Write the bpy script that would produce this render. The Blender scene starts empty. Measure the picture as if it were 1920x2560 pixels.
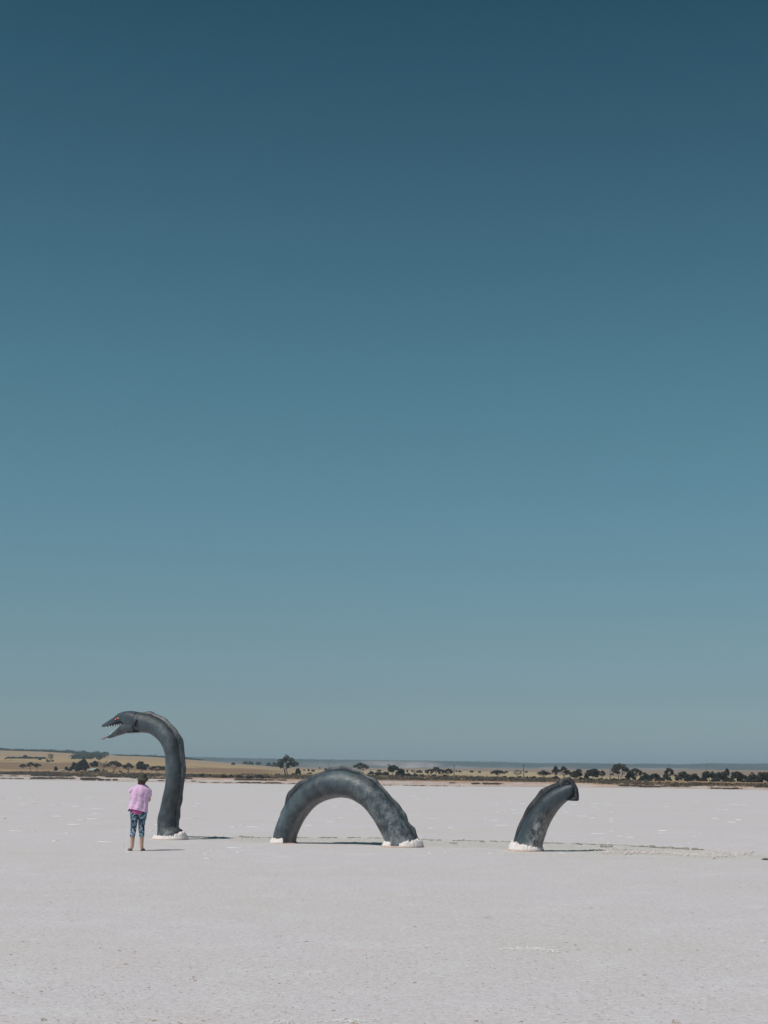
import bpy, math, random
import numpy as np
from mathutils import Vector, Matrix, noise as mnoise

random.seed(7)
RNG = np.random.RandomState(7)
sc = bpy.context.scene
C = sc.collection
rad = math.radians

# ------------------------------------------------------------------ camera
FPX = 4000.0            # focal length in pixels of the 1920 x 2560 photograph
CAM_H = 1.9
PITCH = math.atan(636.0 / FPX)
ROLL = 0.0062
cam_data = bpy.data.cameras.new('camera')
cam_data.sensor_fit = 'VERTICAL'
cam_data.sensor_height = 36.0
cam_data.sensor_width = 27.0
cam_data.lens = 36.0 * FPX / 2560.0
cam_data.clip_start = 0.1
cam_data.clip_end = 40000.0
cam = bpy.data.objects.new('camera', cam_data)
C.objects.link(cam)
CAMROT = Matrix.Rotation(math.pi / 2 + PITCH, 3, 'X') @ Matrix.Rotation(ROLL, 3, 'Z')
CAMLOC = Vector((0, 0, CAM_H))
cam.matrix_world = Matrix.Translation(CAMLOC) @ CAMROT.to_4x4()
sc.camera = cam

# ------------------------------------------------------------------ sun and sky
SUN_DIR = Vector((-0.50, -0.33, 1.0)).normalized()     # towards the sun
sun_data = bpy.data.lights.new('sun', 'SUN')
sun_data.energy = 3.0
sun_data.angle = rad(0.53)
sun_data.color = (1.0, 0.955, 0.90)
sun = bpy.data.objects.new('sun', sun_data)
C.objects.link(sun)
sun.rotation_euler = SUN_DIR.to_track_quat('Z', 'Y').to_euler()

world = bpy.data.worlds.new('World')
sc.world = world
world.use_nodes = True
wn, wl = world.node_tree.nodes, world.node_tree.links
wn.clear()
w_out = wn.new('ShaderNodeOutputWorld')
w_bg = wn.new('ShaderNodeBackground')
w_sky = wn.new('ShaderNodeTexSky')
w_sky.sky_type = 'NISHITA'
w_sky.sun_disc = False
w_sky.sun_elevation = math.asin(SUN_DIR.z)
w_sky.sun_rotation = math.atan2(SUN_DIR.x, SUN_DIR.y)
w_sky.altitude = 100
w_sky.air_density = 1.0
w_sky.dust_density = 1.0
w_sky.ozone_density = 1.0
# the colour of the air at each height above the horizon (same all the way round)
w_tc = wn.new('ShaderNodeTexCoord')
w_sep = wn.new('ShaderNodeSeparateXYZ')
w_ramp = wn.new('ShaderNodeValToRGB')
w_mul = wn.new('ShaderNodeMix'); w_mul.data_type = 'RGBA'; w_mul.blend_type = 'MULTIPLY'
w_mul.inputs[0].default_value = 1.0
wl.new(w_tc.outputs['Generated'], w_sep.inputs[0])
wl.new(w_sep.outputs['Z'], w_ramp.inputs[0])
SKY_STOPS = [(0.0, (0.5389, 0.7376, 1.0118)), (0.0112, (0.5389, 0.7376, 1.0118)), (0.0432, (0.4282, 0.5715, 0.7377)), (0.0778, (0.4213, 0.5608, 0.6382)), (0.1174, (0.4145, 0.5849, 0.6044)), (0.157, (0.4053, 0.6114, 0.6038)), (0.1964, (0.3982, 0.6224, 0.5796)), (0.2353, (0.3762, 0.6115, 0.5592)), (0.2736, (0.3505, 0.5867, 0.5366)), (0.3111, (0.317, 0.552, 0.5011)), (0.3477, (0.2855, 0.5053, 0.4696)), (0.3832, (0.2488, 0.464, 0.4267)), (0.4175, (0.2089, 0.4288, 0.3997)), (0.4501, (0.1716, 0.3792, 0.3556))]
#SKYSTOPS#
el = w_ramp.color_ramp.elements
while len(el) > 1:
    el.remove(el[-1])
el[0].position = SKY_STOPS[0][0]; el[0].color = (*SKY_STOPS[0][1], 1)
for p, c in SKY_STOPS[1:]:
    e = el.new(p); e.color = (*c, 1)
wl.new(w_sky.outputs[0], w_mul.inputs[6])
wl.new(w_ramp.outputs[0], w_mul.inputs[7])
wl.new(w_mul.outputs[2], w_bg.inputs[0])
w_bg.inputs[1].default_value = 0.1
wl.new(w_bg.outputs[0], w_out.inputs[0])

sc.view_settings.view_transform = 'Standard'
sc.view_settings.look = 'None'
sc.view_settings.exposure = 0.0
sc.view_settings.gamma = 1.0
sc.view_settings.use_curve_mapping = False
sc.cycles.volume_bounces = 1

HAZE_DENSITY = 6.0e-5

# ------------------------------------------------------------------ helpers
def ray(px, py):
    return CAMROT @ Vector(((px - 960.0) / FPX, -(py - 1280.0) / FPX, -1.0))

VIEW = CAMROT @ Vector((0, 0, -1))

def ground_at(px, py, z=0.0):
    d = ray(px, py)
    k = (z - CAM_H) / d.z
    return CAMLOC + d * k

def horizon_y(px):
    lo, hi = 1500.0, 2300.0
    for _ in range(40):
        m = (lo + hi) / 2
        if ray(px, m).z > 0: lo = m
        else: hi = m
    return lo

def link(o, parent=None):
    C.objects.link(o)
    if parent is not None:
        o.parent = parent
    return o

def tag(o, label=None, cat=None, group=None, kind=None):
    if label: o['label'] = label
    if cat: o['category'] = cat
    if group: o['group'] = group
    if kind: o['kind'] = kind
    return o

def empty(name, loc, label, cat, group=None, rz=0.0):
    o = bpy.data.objects.new(name, None)
    o.empty_display_size = 0.3
    o.location = loc
    o.rotation_euler = (0, 0, rz)
    C.objects.link(o)
    return tag(o, label, cat, group)

def mesh_data(name, verts, faces, mat=None, smooth=True):
    me = bpy.data.meshes.new(name)
    me.from_pydata([tuple(v) for v in verts], [], [tuple(f) for f in faces])
    if mat is not None: me.materials.append(mat)
    if smooth:
        me.polygons.foreach_set('use_smooth', [True] * len(me.polygons))
    me.update()
    return me

def mesh_obj(name, verts, faces, mat=None, parent=None, smooth=True):
    return link(bpy.data.objects.new(name, mesh_data(name, verts, faces, mat, smooth)), parent)

def np_mesh(name, V, F, mat, smooth=False):
    """V (n,3) float, F (m,k) int with k 3 or 4"""
    me = bpy.data.meshes.new(name)
    n, (m, k) = len(V), F.shape
    me.vertices.add(n); me.vertices.foreach_set('co', np.asarray(V, np.float32).ravel())
    me.loops.add(m * k); me.loops.foreach_set('vertex_index', F.astype(np.int32).ravel())
    me.polygons.add(m)
    me.polygons.foreach_set('loop_start', np.arange(0, m * k, k, dtype=np.int32))
    me.polygons.foreach_set('loop_total', np.full(m, k, np.int32))
    me.polygons.foreach_set('use_smooth', np.full(m, smooth))
    me.materials.append(mat)
    me.update(calc_edges=True); me.validate()
    return me

def grid_faces(nr, nc, wrap=False):
    r = np.arange(nr - 1)[:, None]
    c = np.arange(nc if wrap else nc - 1)[None, :]
    c2 = (c + 1) % nc
    a = r * nc + c; b = r * nc + c2; d = (r + 1) * nc + c; e = (r + 1) * nc + c2
    return np.stack([a, b, e, d], -1).reshape(-1, 4)

def set_color(me, name, cols):
    a = me.color_attributes.new(name, 'FLOAT_COLOR', 'POINT')
    arr = np.ones((len(me.vertices), 4), np.float32)
    arr[:, :3] = cols
    a.data.foreach_set('color', arr.ravel())

def catmull(pts, n):
    """pts: list of tuples; returns n interpolated tuples"""
    P = np.array(pts, float)
    P = np.vstack([2 * P[0] - P[1], P, 2 * P[-1] - P[-2]])
    out = []
    segs = len(P) - 3
    for i in range(n):
        u = i / (n - 1) * segs
        k = min(int(u), segs - 1); t = u - k
        p0, p1, p2, p3 = P[k], P[k + 1], P[k + 2], P[k + 3]
        out.append(0.5 * ((2 * p1) + (-p0 + p2) * t + (2 * p0 - 5 * p1 + 4 * p2 - p3) * t * t + (-p0 + 3 * p1 - 3 * p2 + p3) * t ** 3))
    return np.array(out)

def tube(points, radii, sides=8, closed_ends=True):
    """plain tapered tube along 3D points"""
    V, F = [], []
    pts = [Vector(p) for p in points]
    up = Vector((0.13, 0.31, 0.94))
    for i, p in enumerate(pts):
        d = (pts[min(i + 1, len(pts) - 1)] - pts[max(i - 1, 0)]).normalized()
        a = d.cross(up)
        if a.length < 1e-3: a = d.cross(Vector((1, 0, 0)))
        a.normalize(); b = d.cross(a)
        for k in range(sides):
            t = 2 * math.pi * k / sides
            V.append(p + (a * math.cos(t) + b * math.sin(t)) * radii[i])
    n = len(pts)
    for i in range(n - 1):
        for k in range(sides):
            k2 = (k + 1) % sides
            F.append((i * sides + k, i * sides + k2, (i + 1) * sides + k2, (i + 1) * sides + k))
    if closed_ends:
        F.append(tuple(range(sides))[::-1]); F.append(tuple((n - 1) * sides + k for k in range(sides)))
    return V, F

def join(parts):
    V, F = [], []
    for v, f in parts:
        o = len(V)
        V.extend(v); F.extend([tuple(i + o for i in q) for q in f])
    return V, F

def box(x0, x1, y0, y1, z0, z1):
    V = [(x0, y0, z0), (x1, y0, z0), (x1, y1, z0), (x0, y1, z0), (x0, y0, z1), (x1, y0, z1), (x1, y1, z1), (x0, y1, z1)]
    F = [(0, 3, 2, 1), (4, 5, 6, 7), (0, 1, 5, 4), (1, 2, 6, 5), (2, 3, 7, 6), (3, 0, 4, 7)]
    return V, F

def loft(sections, close=True, caps=True):
    """sections: list of lists of points (equal length, closed rings)"""
    V = [p for s in sections for p in s]
    n = len(sections[0]); F = []
    for i in range(len(sections) - 1):
        for k in range(n if close else n - 1):
            k2 = (k + 1) % n
            F.append((i * n + k, i * n + k2, (i + 1) * n + k2, (i + 1) * n + k))
    if caps:
        F.append(tuple(range(n))[::-1]); F.append(tuple((len(sections) - 1) * n + k for k in range(n)))
    return V, F

def fn(p, s=1.0, octs=3):
    return mnoise.fractal(Vector(p) * s, 1.0, 2.0, octs)

# ------------------------------------------------------------------ materials
def new_mat(name):
    m = bpy.data.materials.new(name); m.use_nodes = True
    return m, m.node_tree.nodes, m.node_tree.links, m.node_tree.nodes['Principled BSDF']

def coord(N, L, obj=False):
    if obj:
        return N.new('ShaderNodeTexCoord').outputs['Object']
    return N.new('ShaderNodeNewGeometry').outputs['Position']

def n_noise(N, L, co, scale, detail=4, rough=0.55, stretch=None):
    if stretch:
        mp = N.new('ShaderNodeMapping'); mp.inputs['Scale'].default_value = stretch
        L.new(co, mp.inputs['Vector']); co = mp.outputs[0]
    t = N.new('ShaderNodeTexNoise'); L.new(co, t.inputs['Vector'])
    t.inputs['Scale'].default_value = scale; t.inputs['Detail'].default_value = detail
    t.inputs['Roughness'].default_value = rough
    return t.outputs['Fac']

def n_ramp(N, L, fac, stops):
    r = N.new('ShaderNodeValToRGB'); L.new(fac, r.inputs[0])
    e = r.color_ramp.elements
    while len(e) > 1: e.remove(e[-1])
    def col(c): return (c, c, c, 1) if isinstance(c, (int, float)) else (*c, 1)
    e[0].position = stops[0][0]; e[0].color = col(stops[0][1])
    for p, c in stops[1:]:
        x = e.new(p); x.color = col(c)
    return r.outputs[0]

def n_mix(N, L, fac, a, b, mode='MIX'):
    m = N.new('ShaderNodeMix'); m.data_type = 'RGBA'; m.blend_type = mode
    for i, v in ((0, fac), (6, a), (7, b)):
        if hasattr(v, 'links') or hasattr(v, 'is_linked'): L.new(v, m.inputs[i])
        elif isinstance(v, (int, float)): m.inputs[i].default_value = v if i == 0 else (v, v, v, 1)
        else: m.inputs[i].default_value = (*v, 1)
    return m.outputs[2]

def n_bump(N, L, bsdf, height, strength, dist, prev=None):
    b = N.new('ShaderNodeBump'); L.new(height, b.inputs['Height'])
    b.inputs['Strength'].default_value = strength; b.inputs['Distance'].default_value = dist
    if prev is not None: L.new(prev, b.inputs['Normal'])
    L.new(b.outputs[0], bsdf.inputs['Normal'])
    return b.outputs[0]

def simple_mat(name, col, rough=0.7, var=0.15, scale=20, bump=0.0, bdist=0.01, obj=True, spec=None, metal=0.0):
    m, N, L, B = new_mat(name)
    co = coord(N, L, obj)
    nf = n_noise(N, L, co, scale, 5)
    lo = tuple(c * (1 - var) for c in col); hi = tuple(min(1, c * (1 + var)) for c in col)
    L.new(n_ramp(N, L, nf, [(0.3, lo), (0.7, hi)]), B.inputs['Base Color'])
    B.inputs['Roughness'].default_value = rough
    B.inputs['Metallic'].default_value = metal
    if spec is not None: B.inputs['Specular IOR Level'].default_value = spec
    if bump: n_bump(N, L, B, n_noise(N, L, co, scale * 1.5, 6), bump, bdist)
    return m

# salt crust of the lake
def salt_material(name, base=(0.645, 0.592, 0.622), warm=(0.615, 0.568, 0.555), white=(0.72, 0.72, 0.715), whiteness=0.5, patches=True):
    m, N, L, B = new_mat(name)
    co = coord(N, L)
    big = n_noise(N, L, co, 0.16, 5, 0.6)
    col = n_mix(N, L, n_ramp(N, L, big, [(0.35, 0.0), (0.65, 1.0)]), base, warm)
    mid = n_noise(N, L, co, 1.1, 6, 0.65, (1.0, 0.8, 1.0))
    col = n_mix(N, L, n_ramp(N, L, mid, [(0.50, 0.0), (0.75, whiteness)]), col, white)
    mid2 = n_noise(N, L, co, 2.7, 6, 0.7)
    col = n_mix(N, L, n_ramp(N, L, mid2, [(0.52, 0.0), (0.72, 0.35)]), col, (0.56, 0.475, 0.44))
    fine = n_noise(N, L, co, 14.0, 5, 0.7)
    col = n_mix(N, L, n_ramp(N, L, fine, [(0.32, 0.60), (0.48, 0.0)]), col, (0.42, 0.365, 0.34))
    col = n_mix(N, L, n_ramp(N, L, fine, [(0.54, 0.0), (0.70, 0.6)]), col, (0.82, 0.79, 0.82))
    vf = n_noise(N, L, co, 33.0, 4, 0.8)
    col = n_mix(N, L, n_ramp(N, L, vf, [(0.30, 0.85), (0.46, 0.0)]), col, (0.36, 0.30, 0.26))
    col = n_mix(N, L, n_ramp(N, L, vf, [(0.55, 0.0), (0.72, 0.75)]), col, (0.87, 0.83, 0.86))
    # little rusty crusts
    v = N.new('ShaderNodeTexVoronoi'); L.new(co, v.inputs['Vector']); v.inputs['Scale'].default_value = 3.1
    v.inputs['Randomness'].default_value = 1.0
    d = n_ramp(N, L, v.outputs['Distance'], [(0.0, 1.0), (0.10, 0.0)])
    pick = n_ramp(N, L, n_noise(N, L, co, 0.9, 3), [(0.52, 0.0), (0.60, 1.0)])
    f = n_mix(N, L, 1.0, d, pick, 'MULTIPLY')
    col = n_mix(N, L, f, col, (0.40, 0.27, 0.19))
    L.new(col, B.inputs['Base Color'])
    B.inputs['Roughness'].default_value = 0.85
    B.inputs['Specular IOR Level'].default_value = 0.25
    b1 = n_bump(N, L, B, n_noise(N, L, co, 2.2, 8, 0.72), 0.5, 0.05)
    n_bump(N, L, B, n_noise(N, L, co, 28.0, 5, 0.7), 0.5, 0.008, b1)
    return m

M = {}
M['salt'] = salt_material('salt_crust_ground')
M['ridge'] = salt_material('disturbed_salt', (0.60, 0.56, 0.535), (0.55, 0.515, 0.48), (0.66, 0.63, 0.61), 0.4)
M['white_salt'] = simple_mat('white_salt', (0.70, 0.70, 0.695), 0.8, 0.06, 9, 0.4, 0.02, obj=False)

def crust_material():
    m, N, L, B = new_mat('crystal_salt_footing')
    co = coord(N, L)
    n1 = n_noise(N, L, co, 9, 6, 0.7)
    col = n_ramp(N, L, n1, [(0.25, (0.72, 0.60, 0.56)), (0.5, (0.82, 0.745, 0.72)), (0.75, (0.88, 0.84, 0.83))])
    a = N.new('ShaderNodeVertexColor'); a.layer_name = 'rust'
    n2 = n_noise(N, L, co, 14, 5, 0.75)
    f = n_mix(N, L, 1.0, a.outputs[0], n_ramp(N, L, n2, [(0.30, 0.35), (0.5, 1.0)]), 'MULTIPLY')
    col = n_mix(N, L, f, col, (0.40, 0.22, 0.14))
    L.new(col, B.inputs['Base Color'])
    B.inputs['Roughness'].default_value = 0.8
    B.inputs['Specular IOR Level'].default_value = 0.3
    b1 = n_bump(N, L, B, n_noise(N, L, co, 22, 8, 0.75), 0.7, 0.015)
    return m
M['crust'] = crust_material()

def serpent_material(name, dark=1.0, gloss=0.36, wrinkle=1.0):
    m, N, L, B = new_mat(name)
    co = coord(N, L)
    big = n_noise(N, L, co, 1.7, 5, 0.6)
    col = n_ramp(N, L, big, [(0.25, (0.022 * dark, 0.029 * dark, 0.037 * dark)), (0.5, (0.042 * dark, 0.062 * dark, 0.076 * dark)), (0.70, (0.080 * dark, 0.118 * dark, 0.134 * dark))])
    fine = n_noise(N, L, co, 42, 4, 0.8)
    col = n_mix(N, L, n_ramp(N, L, fine, [(0.45, 0.0), (0.75, 0.35)]), col, (0.14, 0.17, 0.19))
    streak = n_noise(N, L, co, 7, 5, 0.7, (1, 1, 0.5))
    col = n_mix(N, L, n_ramp(N, L, streak, [(0.50, 0.0), (0.75, 0.30)]), col, (0.022, 0.026, 0.034))
    # tones carried on the skin: r = bare belly, g = darker tone and painted tail-end shade, b = dried salt
    a = N.new('ShaderNodeVertexColor'); a.layer_name = 'tone'
    sp = N.new('ShaderNodeSeparateColor'); L.new(a.outputs[0], sp.inputs[0])
    belly = n_ramp(N, L, n_noise(N, L, co, 11, 6, 0.75), [(0.3, (0.07, 0.064, 0.066)), (0.7, (0.22, 0.20, 0.20))])
    col = n_mix(N, L, sp.outputs[1], col, (0.022, 0.025, 0.030))
    col = n_mix(N, L, sp.outputs[0], col, belly)
    sn = n_ramp(N, L, n_noise(N, L, co, 6.5, 7, 0.8, (1, 1, 0.6)), [(0.44, 0.0), (0.60, 0.85)])
    f = n_mix(N, L, 1.0, sn, sp.outputs[2], 'MULTIPLY')
    col = n_mix(N, L, f, col, (0.62, 0.62, 0.61))
    L.new(col, B.inputs['Base Color'])
    rg = n_ramp(N, L, n_noise(N, L, co, 9, 4, 0.7), [(0.35, gloss - 0.08), (0.65, gloss + 0.12)])
    L.new(rg, B.inputs['Roughness'])
    B.inputs['Specular IOR Level'].default_value = 0.55
    b1 = n_bump(N, L, B, n_noise(N, L, co, 6.0, 5, 0.65), 0.30 * wrinkle, 0.04)
    b2 = n_bump(N, L, B, n_noise(N, L, co, 30, 7, 0.8), 0.8 * wrinkle, 0.012, b1)
    return m
M['serpent'] = serpent_material('painted_serpent_skin')
M['serpent_neck'] = serpent_material('painted_neck_skin', 0.95, 0.50)
M['serpent_fin'] = serpent_material('matt_dark_fin_skin', 0.7, 0.75, 0.4)
M['serpent_head'] = serpent_material('painted_serpent_head', 1.15, 0.5, 0.35)
M['black'] = simple_mat('black_paint_and_shade', (0.012, 0.012, 0.014), 0.6)  # eye sockets; also painted shade in the mouth and gill slits
M['tooth'] = simple_mat('white_tooth_paint', (0.80, 0.80, 0.78), 0.4, 0.03)
M['red'] = simple_mat('red_paint', (0.70, 0.015, 0.025), 0.4, 0.1)
M['tongue'] = simple_mat('tongue_paint', (0.36, 0.045, 0.05), 0.4, 0.1)
M['eye_white'] = simple_mat('eye_white_paint', (0.78, 0.76, 0.72), 0.4, 0.04)
M['skin'] = simple_mat('skin', (0.56, 0.35, 0.27), 0.55, 0.08, 30)
M['hair'] = simple_mat('hair', (0.075, 0.035, 0.022), 0.5, 0.4, 60)
M['hat'] = simple_mat('olive_cloth', (0.062, 0.066, 0.047), 0.9, 0.18, 30, 0.5, 0.01)
M['undershirt'] = simple_mat('magenta_cloth', (0.56, 0.10, 0.30), 0.85, 0.12, 18, 0.5, 0.015)
M['sandal'] = simple_mat('brown_rubber', (0.06, 0.04, 0.032), 0.7, 0.2)
M['bark'] = simple_mat('pale_bark', (0.10, 0.085, 0.075), 0.9, 0.35, 3)
M['deadwood'] = simple_mat('grey_dead_twigs', (0.20, 0.165, 0.14), 0.9, 0.25, 3)
M['pole'] = simple_mat('weathered_pole', (0.22, 0.20, 0.17), 0.85, 0.2, 2)
M['pole_dark'] = simple_mat('dark_pole_steel', (0.075, 0.07, 0.065), 0.85, 0.2, 2)
M['sign'] = simple_mat('white_sign_paint', (0.75, 0.76, 0.76), 0.5, 0.05, 5)
M['roof'] = simple_mat('pale_green_roof', (0.33, 0.38, 0.33), 0.5, 0.12, 1.2)
M['shed_wall'] = simple_mat('shaded_green_shed_wall', (0.030, 0.042, 0.042), 0.8, 0.2, 1)  # dark because the gable's shade is put into this colour
M['rubble'] = simple_mat('pale_stone', (0.36, 0.34, 0.31), 0.9, 0.25, 1.5)
M['crumb'] = simple_mat('rusty_salt_crumb', (0.40, 0.28, 0.21), 0.9, 0.4, 1.0, obj=False)
M['stick'] = simple_mat('dark_wet_wood', (0.030, 0.020, 0.014), 0.8, 0.4, 20)

def shirt_mat():
    m, N, L, B = new_mat('lilac_cloth')
    co = coord(N, L, True)
    c = n_ramp(N, L, n_noise(N, L, co, 9, 4), [(0.3, (0.72, 0.45, 0.67)), (0.7, (0.82, 0.54, 0.76))])
    L.new(c, B.inputs['Base Color'])
    B.inputs['Roughness'].default_value = 0.9
    B.inputs['Sheen Weight'].default_value = 0.3
    b1 = n_bump(N, L, B, n_noise(N, L, co, 7, 3, 0.5, (1.2, 1.0, 0.9)), 0.4, 0.03)
    n_bump(N, L, B, n_noise(N, L, co, 26, 3, 0.6, (1, 1, 0.6)), 0.4, 0.008, b1)
    return m
M['shirt'] = shirt_mat()

def leggings_mat():
    m, N, L, B = new_mat('leaf_print_leggings')
    co = coord(N, L, True)
    w = N.new('ShaderNodeTexWave'); L.new(co, w.inputs['Vector'])
    w.inputs['Scale'].default_value = 8; w.inputs['Distortion'].default_value = 14
    w.inputs['Detail'].default_value = 3; w.inputs['Detail Scale'].default_value = 2.2
    w.bands_direction = 'DIAGONAL'
    f = n_ramp(N, L, w.outputs['Fac'], [(0.46, 0.0), (0.54, 1.0)])
    pick = n_ramp(N, L, n_noise(N, L, co, 16, 2), [(0.46, 0.0), (0.50, 1.0)])
    f = n_mix(N, L, 1.0, f, pick, 'MULTIPLY')
    leaf = n_ramp(N, L, n_noise(N, L, co, 5, 2), [(0.4, (0.20, 0.45, 0.55)), (0.6, (0.50, 0.64, 0.82))])
    col = n_mix(N, L, f, (0.018, 0.032, 0.052), leaf)
    L.new(col, B.inputs['Base Color']); B.inputs['Roughness'].default_value = 0.75
    return m
M['leggings'] = leggings_mat()

def foliage_mat(name, a, b):
    m, N, L, B = new_mat(name)
    co = coord(N, L)
    col = n_ramp(N, L, n_noise(N, L, co, 0.9, 4, 0.7), [(0.3, a), (0.7, b)])
    L.new(col, B.inputs['Base Color']); B.inputs['Roughness'].default_value = 0.75
    B.inputs['Specular IOR Level'].default_value = 0.25
    return m
M['gum'] = foliage_mat('gum_leaves', (0.026, 0.022, 0.016), (0.105, 0.086, 0.062))
M['pine'] = foliage_mat('dark_leaves', (0.022, 0.020, 0.015), (0.088, 0.076, 0.055))
M['farwood'] = foliage_mat('far_leaves', (0.040, 0.045, 0.038), (0.060, 0.064, 0.050))
M['saltbush'] = foliage_mat('saltbush_leaves', (0.055, 0.043, 0.034), (0.17, 0.135, 0.10))
M['greybush'] = foliage_mat('grey_leaves', (0.050, 0.050, 0.034), (0.095, 0.095, 0.062))
M['straw'] = foliage_mat('dry_grass', (0.26, 0.19, 0.11), (0.42, 0.32, 0.19))

def land_mat():
    m, N, L, B = new_mat('dry_land')
    co = coord(N, L)
    a = N.new('ShaderNodeVertexColor'); a.layer_name = 'cover'
    n1 = n_noise(N, L, co, 0.25, 8, 0.75)
    v = n_ramp(N, L, n1, [(0.3, 0.72), (0.5, 1.0), (0.7, 1.22)])
    col = n_mix(N, L, 1.0, a.outputs[0], v, 'MULTIPLY')
    n2 = n_noise(N, L, co, 0.02, 6, 0.7, (0.4, 2.2, 1))
    v2 = n_ramp(N, L, n2, [(0.35, 0.86), (0.65, 1.14)])
    col = n_mix(N, L, 1.0, col, v2, 'MULTIPLY')
    L.new(col, B.inputs['Base Color']); B.inputs['Roughness'].default_value = 0.95
    B.inputs['Specular IOR Level'].default_value = 0.1
    n_bump(N, L, B, n1, 0.4, 0.6)
    return m
M['land'] = land_mat()

def hills_mat():
    m, N, L, B = new_mat('wooded_range')
    co = coord(N, L)
    mp = N.new('ShaderNodeMapping'); mp.inputs['Scale'].default_value = (0.0011, 0.0004, 0.012); L.new(co, mp.inputs[0])
    t = N.new('ShaderNodeTexNoise'); L.new(mp.outputs[0], t.inputs[0]); t.inputs['Scale'].default_value = 1.0; t.inputs['Detail'].default_value = 5
    a = N.new('ShaderNodeVertexColor'); a.layer_name = 'clear'
    f = n_mix(N, L, 1.0, a.outputs[0], n_ramp(N, L, t.outputs['Fac'], [(0.38, 0.45), (0.52, 1.0)]), 'MULTIPLY')
    w = n_ramp(N, L, n_noise(N, L, co, 0.012, 6, 0.8), [(0.38, (0.020, 0.030, 0.032)), (0.62, (0.085, 0.092, 0.088))])
    col = n_mix(N, L, f, w, (0.40, 0.33, 0.31))
    L.new(col, B.inputs['Base Color']); B.inputs['Roughness'].default_value = 1.0
    B.inputs['Specular IOR Level'].default_value = 0.0
    return m
M['hills'] = hills_mat()

# ------------------------------------------------------------------ terrain
CX = np.array([-400, 0, 240, 480, 720, 960, 1200, 1440, 1680, 1920, 2320], float)
YA = np.array([1944, 1949, 1953, 1957.5, 1961, 1964, 1967, 1968.5, 1971.5, 1976, 1982], float)
YB = np.array([1930, 1936, 1940, 1944, 1949, 1951, 1954, 1957, 1963, 1965, 1972], float)
YC = np.array([1923, 1927, 1930.5, 1934, 1938, 1938, 1942, 1946.5, 1951, 1955, 1960], float)
YD = np.array([1900, 1905, 1909, 1919, 1927, 1929, 1931, 1934, 1936, 1938, 1942], float)
YE = np.array([1872, 1876.5, 1886, 1902, 1919.5, 1920, 1921, 1923, 1924.5, 1926, 1929], float)
HX = np.array([-400, -200, 0, 100, 200, 300, 380, 440, 500, 560, 620, 680, 740, 800, 900, 1000, 1920, 2320], float)
HE = np.array([1872, 1874, 1876, 1879, 1884, 1889.5, 1892, 1896.5, 1901, 1906.5, 1911.5, 1916, 1918.5, 1919.5, 1920, 1920.3, 1926, 1929], float)

def D_shore(cx):
    return np.interp(cx, [-400, 0, 960, 1920, 2320], [1150, 1020, 800, 600, 540])

AZ_SLOPE = {}
def az(cx):                      # X / Y of a picture column at the horizon
    d = ray(cx, 1280 + 640)
    return d.x / d.y

def row_z(cx, cy, Y):
    d = ray(cx, cy)
    return CAM_H + d.z / d.y * Y

MROWS = [1.0, 1.07, 1.35, 2.3, 4.5]
def smooth_interp(cx, arr):
    # light smoothing of the control polyline
    return (np.interp(cx - 40, CX, arr) + np.interp(cx, CX, arr) * 2 + np.interp(cx + 40, CX, arr)) / 4

def land_profile(cx):
    D = float(D_shore(cx))
    ys = [smooth_interp(cx, YA), smooth_interp(cx, YB), smooth_interp(cx, YC), smooth_interp(cx, YD), float(np.interp(cx, HX, HE))]
    zs = [row_z(cx, y, D * m) for y, m in zip(ys, MROWS)]
    return D, zs

MS = np.concatenate([np.linspace(1.0, 1.07, 12, endpoint=False), np.linspace(1.07, 1.35, 24, endpoint=False),
                     np.linspace(1.35, 2.3, 40, endpoint=False), np.linspace(2.3, 4.5, 44), [4.7, 5.0, 5.5, 6.5]])
COLS = np.arange(-500, 2421, 6.0)
LZ = np.zeros((len(MS), len(COLS))); LX = np.zeros_like(LZ); LY = np.zeros_like(LZ)
SY = np.zeros_like(LZ)           # where each point appears in the picture
INV = CAMROT.transposed()
for j, cx in enumerate(COLS):
    D, zs = land_profile(cx)
    a = az(cx)
    z = np.interp(MS, MROWS, zs)
    # round the crest and let the land fall away behind it where it stands high
    hi = max(0.0, zs[-1] - 0.0)
    for i, m in enumerate(MS):
        if m > 4.5:
            z[i] = zs[-1] - hi * min(1.0, (m - 4.5) / 1.5) * 0.9 - (m - 4.5) * 0.3
    z = np.convolve(np.pad(z, 2, mode='edge'), [0.1, 0.2, 0.4, 0.2, 0.1], 'valid') if False else z
    LY[:, j] = D * MS; LX[:, j] = a * LY[:, j]; LZ[:, j] = z
for i in range(len(MS)):
    for j in range(len(COLS)):
        if i > 1:
            k = min(1.0, (MS[i] - 1.0) / 0.3)
            LZ[i, j] += fn((LX[i, j] * 0.02, LY[i, j] * 0.02, 3.1), 1.0, 3) * 0.25 * k
dX, dY, dZ = LX, LY, LZ - CAM_H
cxp = INV[0][0] * dX + INV[0][1] * dY + INV[0][2] * dZ
cyp = INV[1][0] * dX + INV[1][1] * dY + INV[1][2] * dZ
czp = INV[2][0] * dX + INV[2][1] * dY + INV[2][2] * dZ
SY = 1280.0 + FPX * cyp / czp

def land_point(cx, cy=None, m=None):
    """a point standing on the land at picture column cx and height cy (or distance factor m)"""
    j = (cx - COLS[0]) / 6.0
    j0 = int(max(0, min(len(COLS) - 2, math.floor(j)))); t = j - j0
    col = SY[:, j0] * (1 - t) + SY[:, j0 + 1] * t
    z = LZ[:, j0] * (1 - t) + LZ[:, j0 + 1] * t
    if m is None:
        n = 12 + 24 + 40 + 44
        c = np.minimum.accumulate(col[:n])
        m = float(np.interp(-cy, -c, MS[:n]))
    Y = float(D_shore(cx)) * m
    return Vector((az(cx) * Y, Y, float(np.interp(m, MS, z))))

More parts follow.
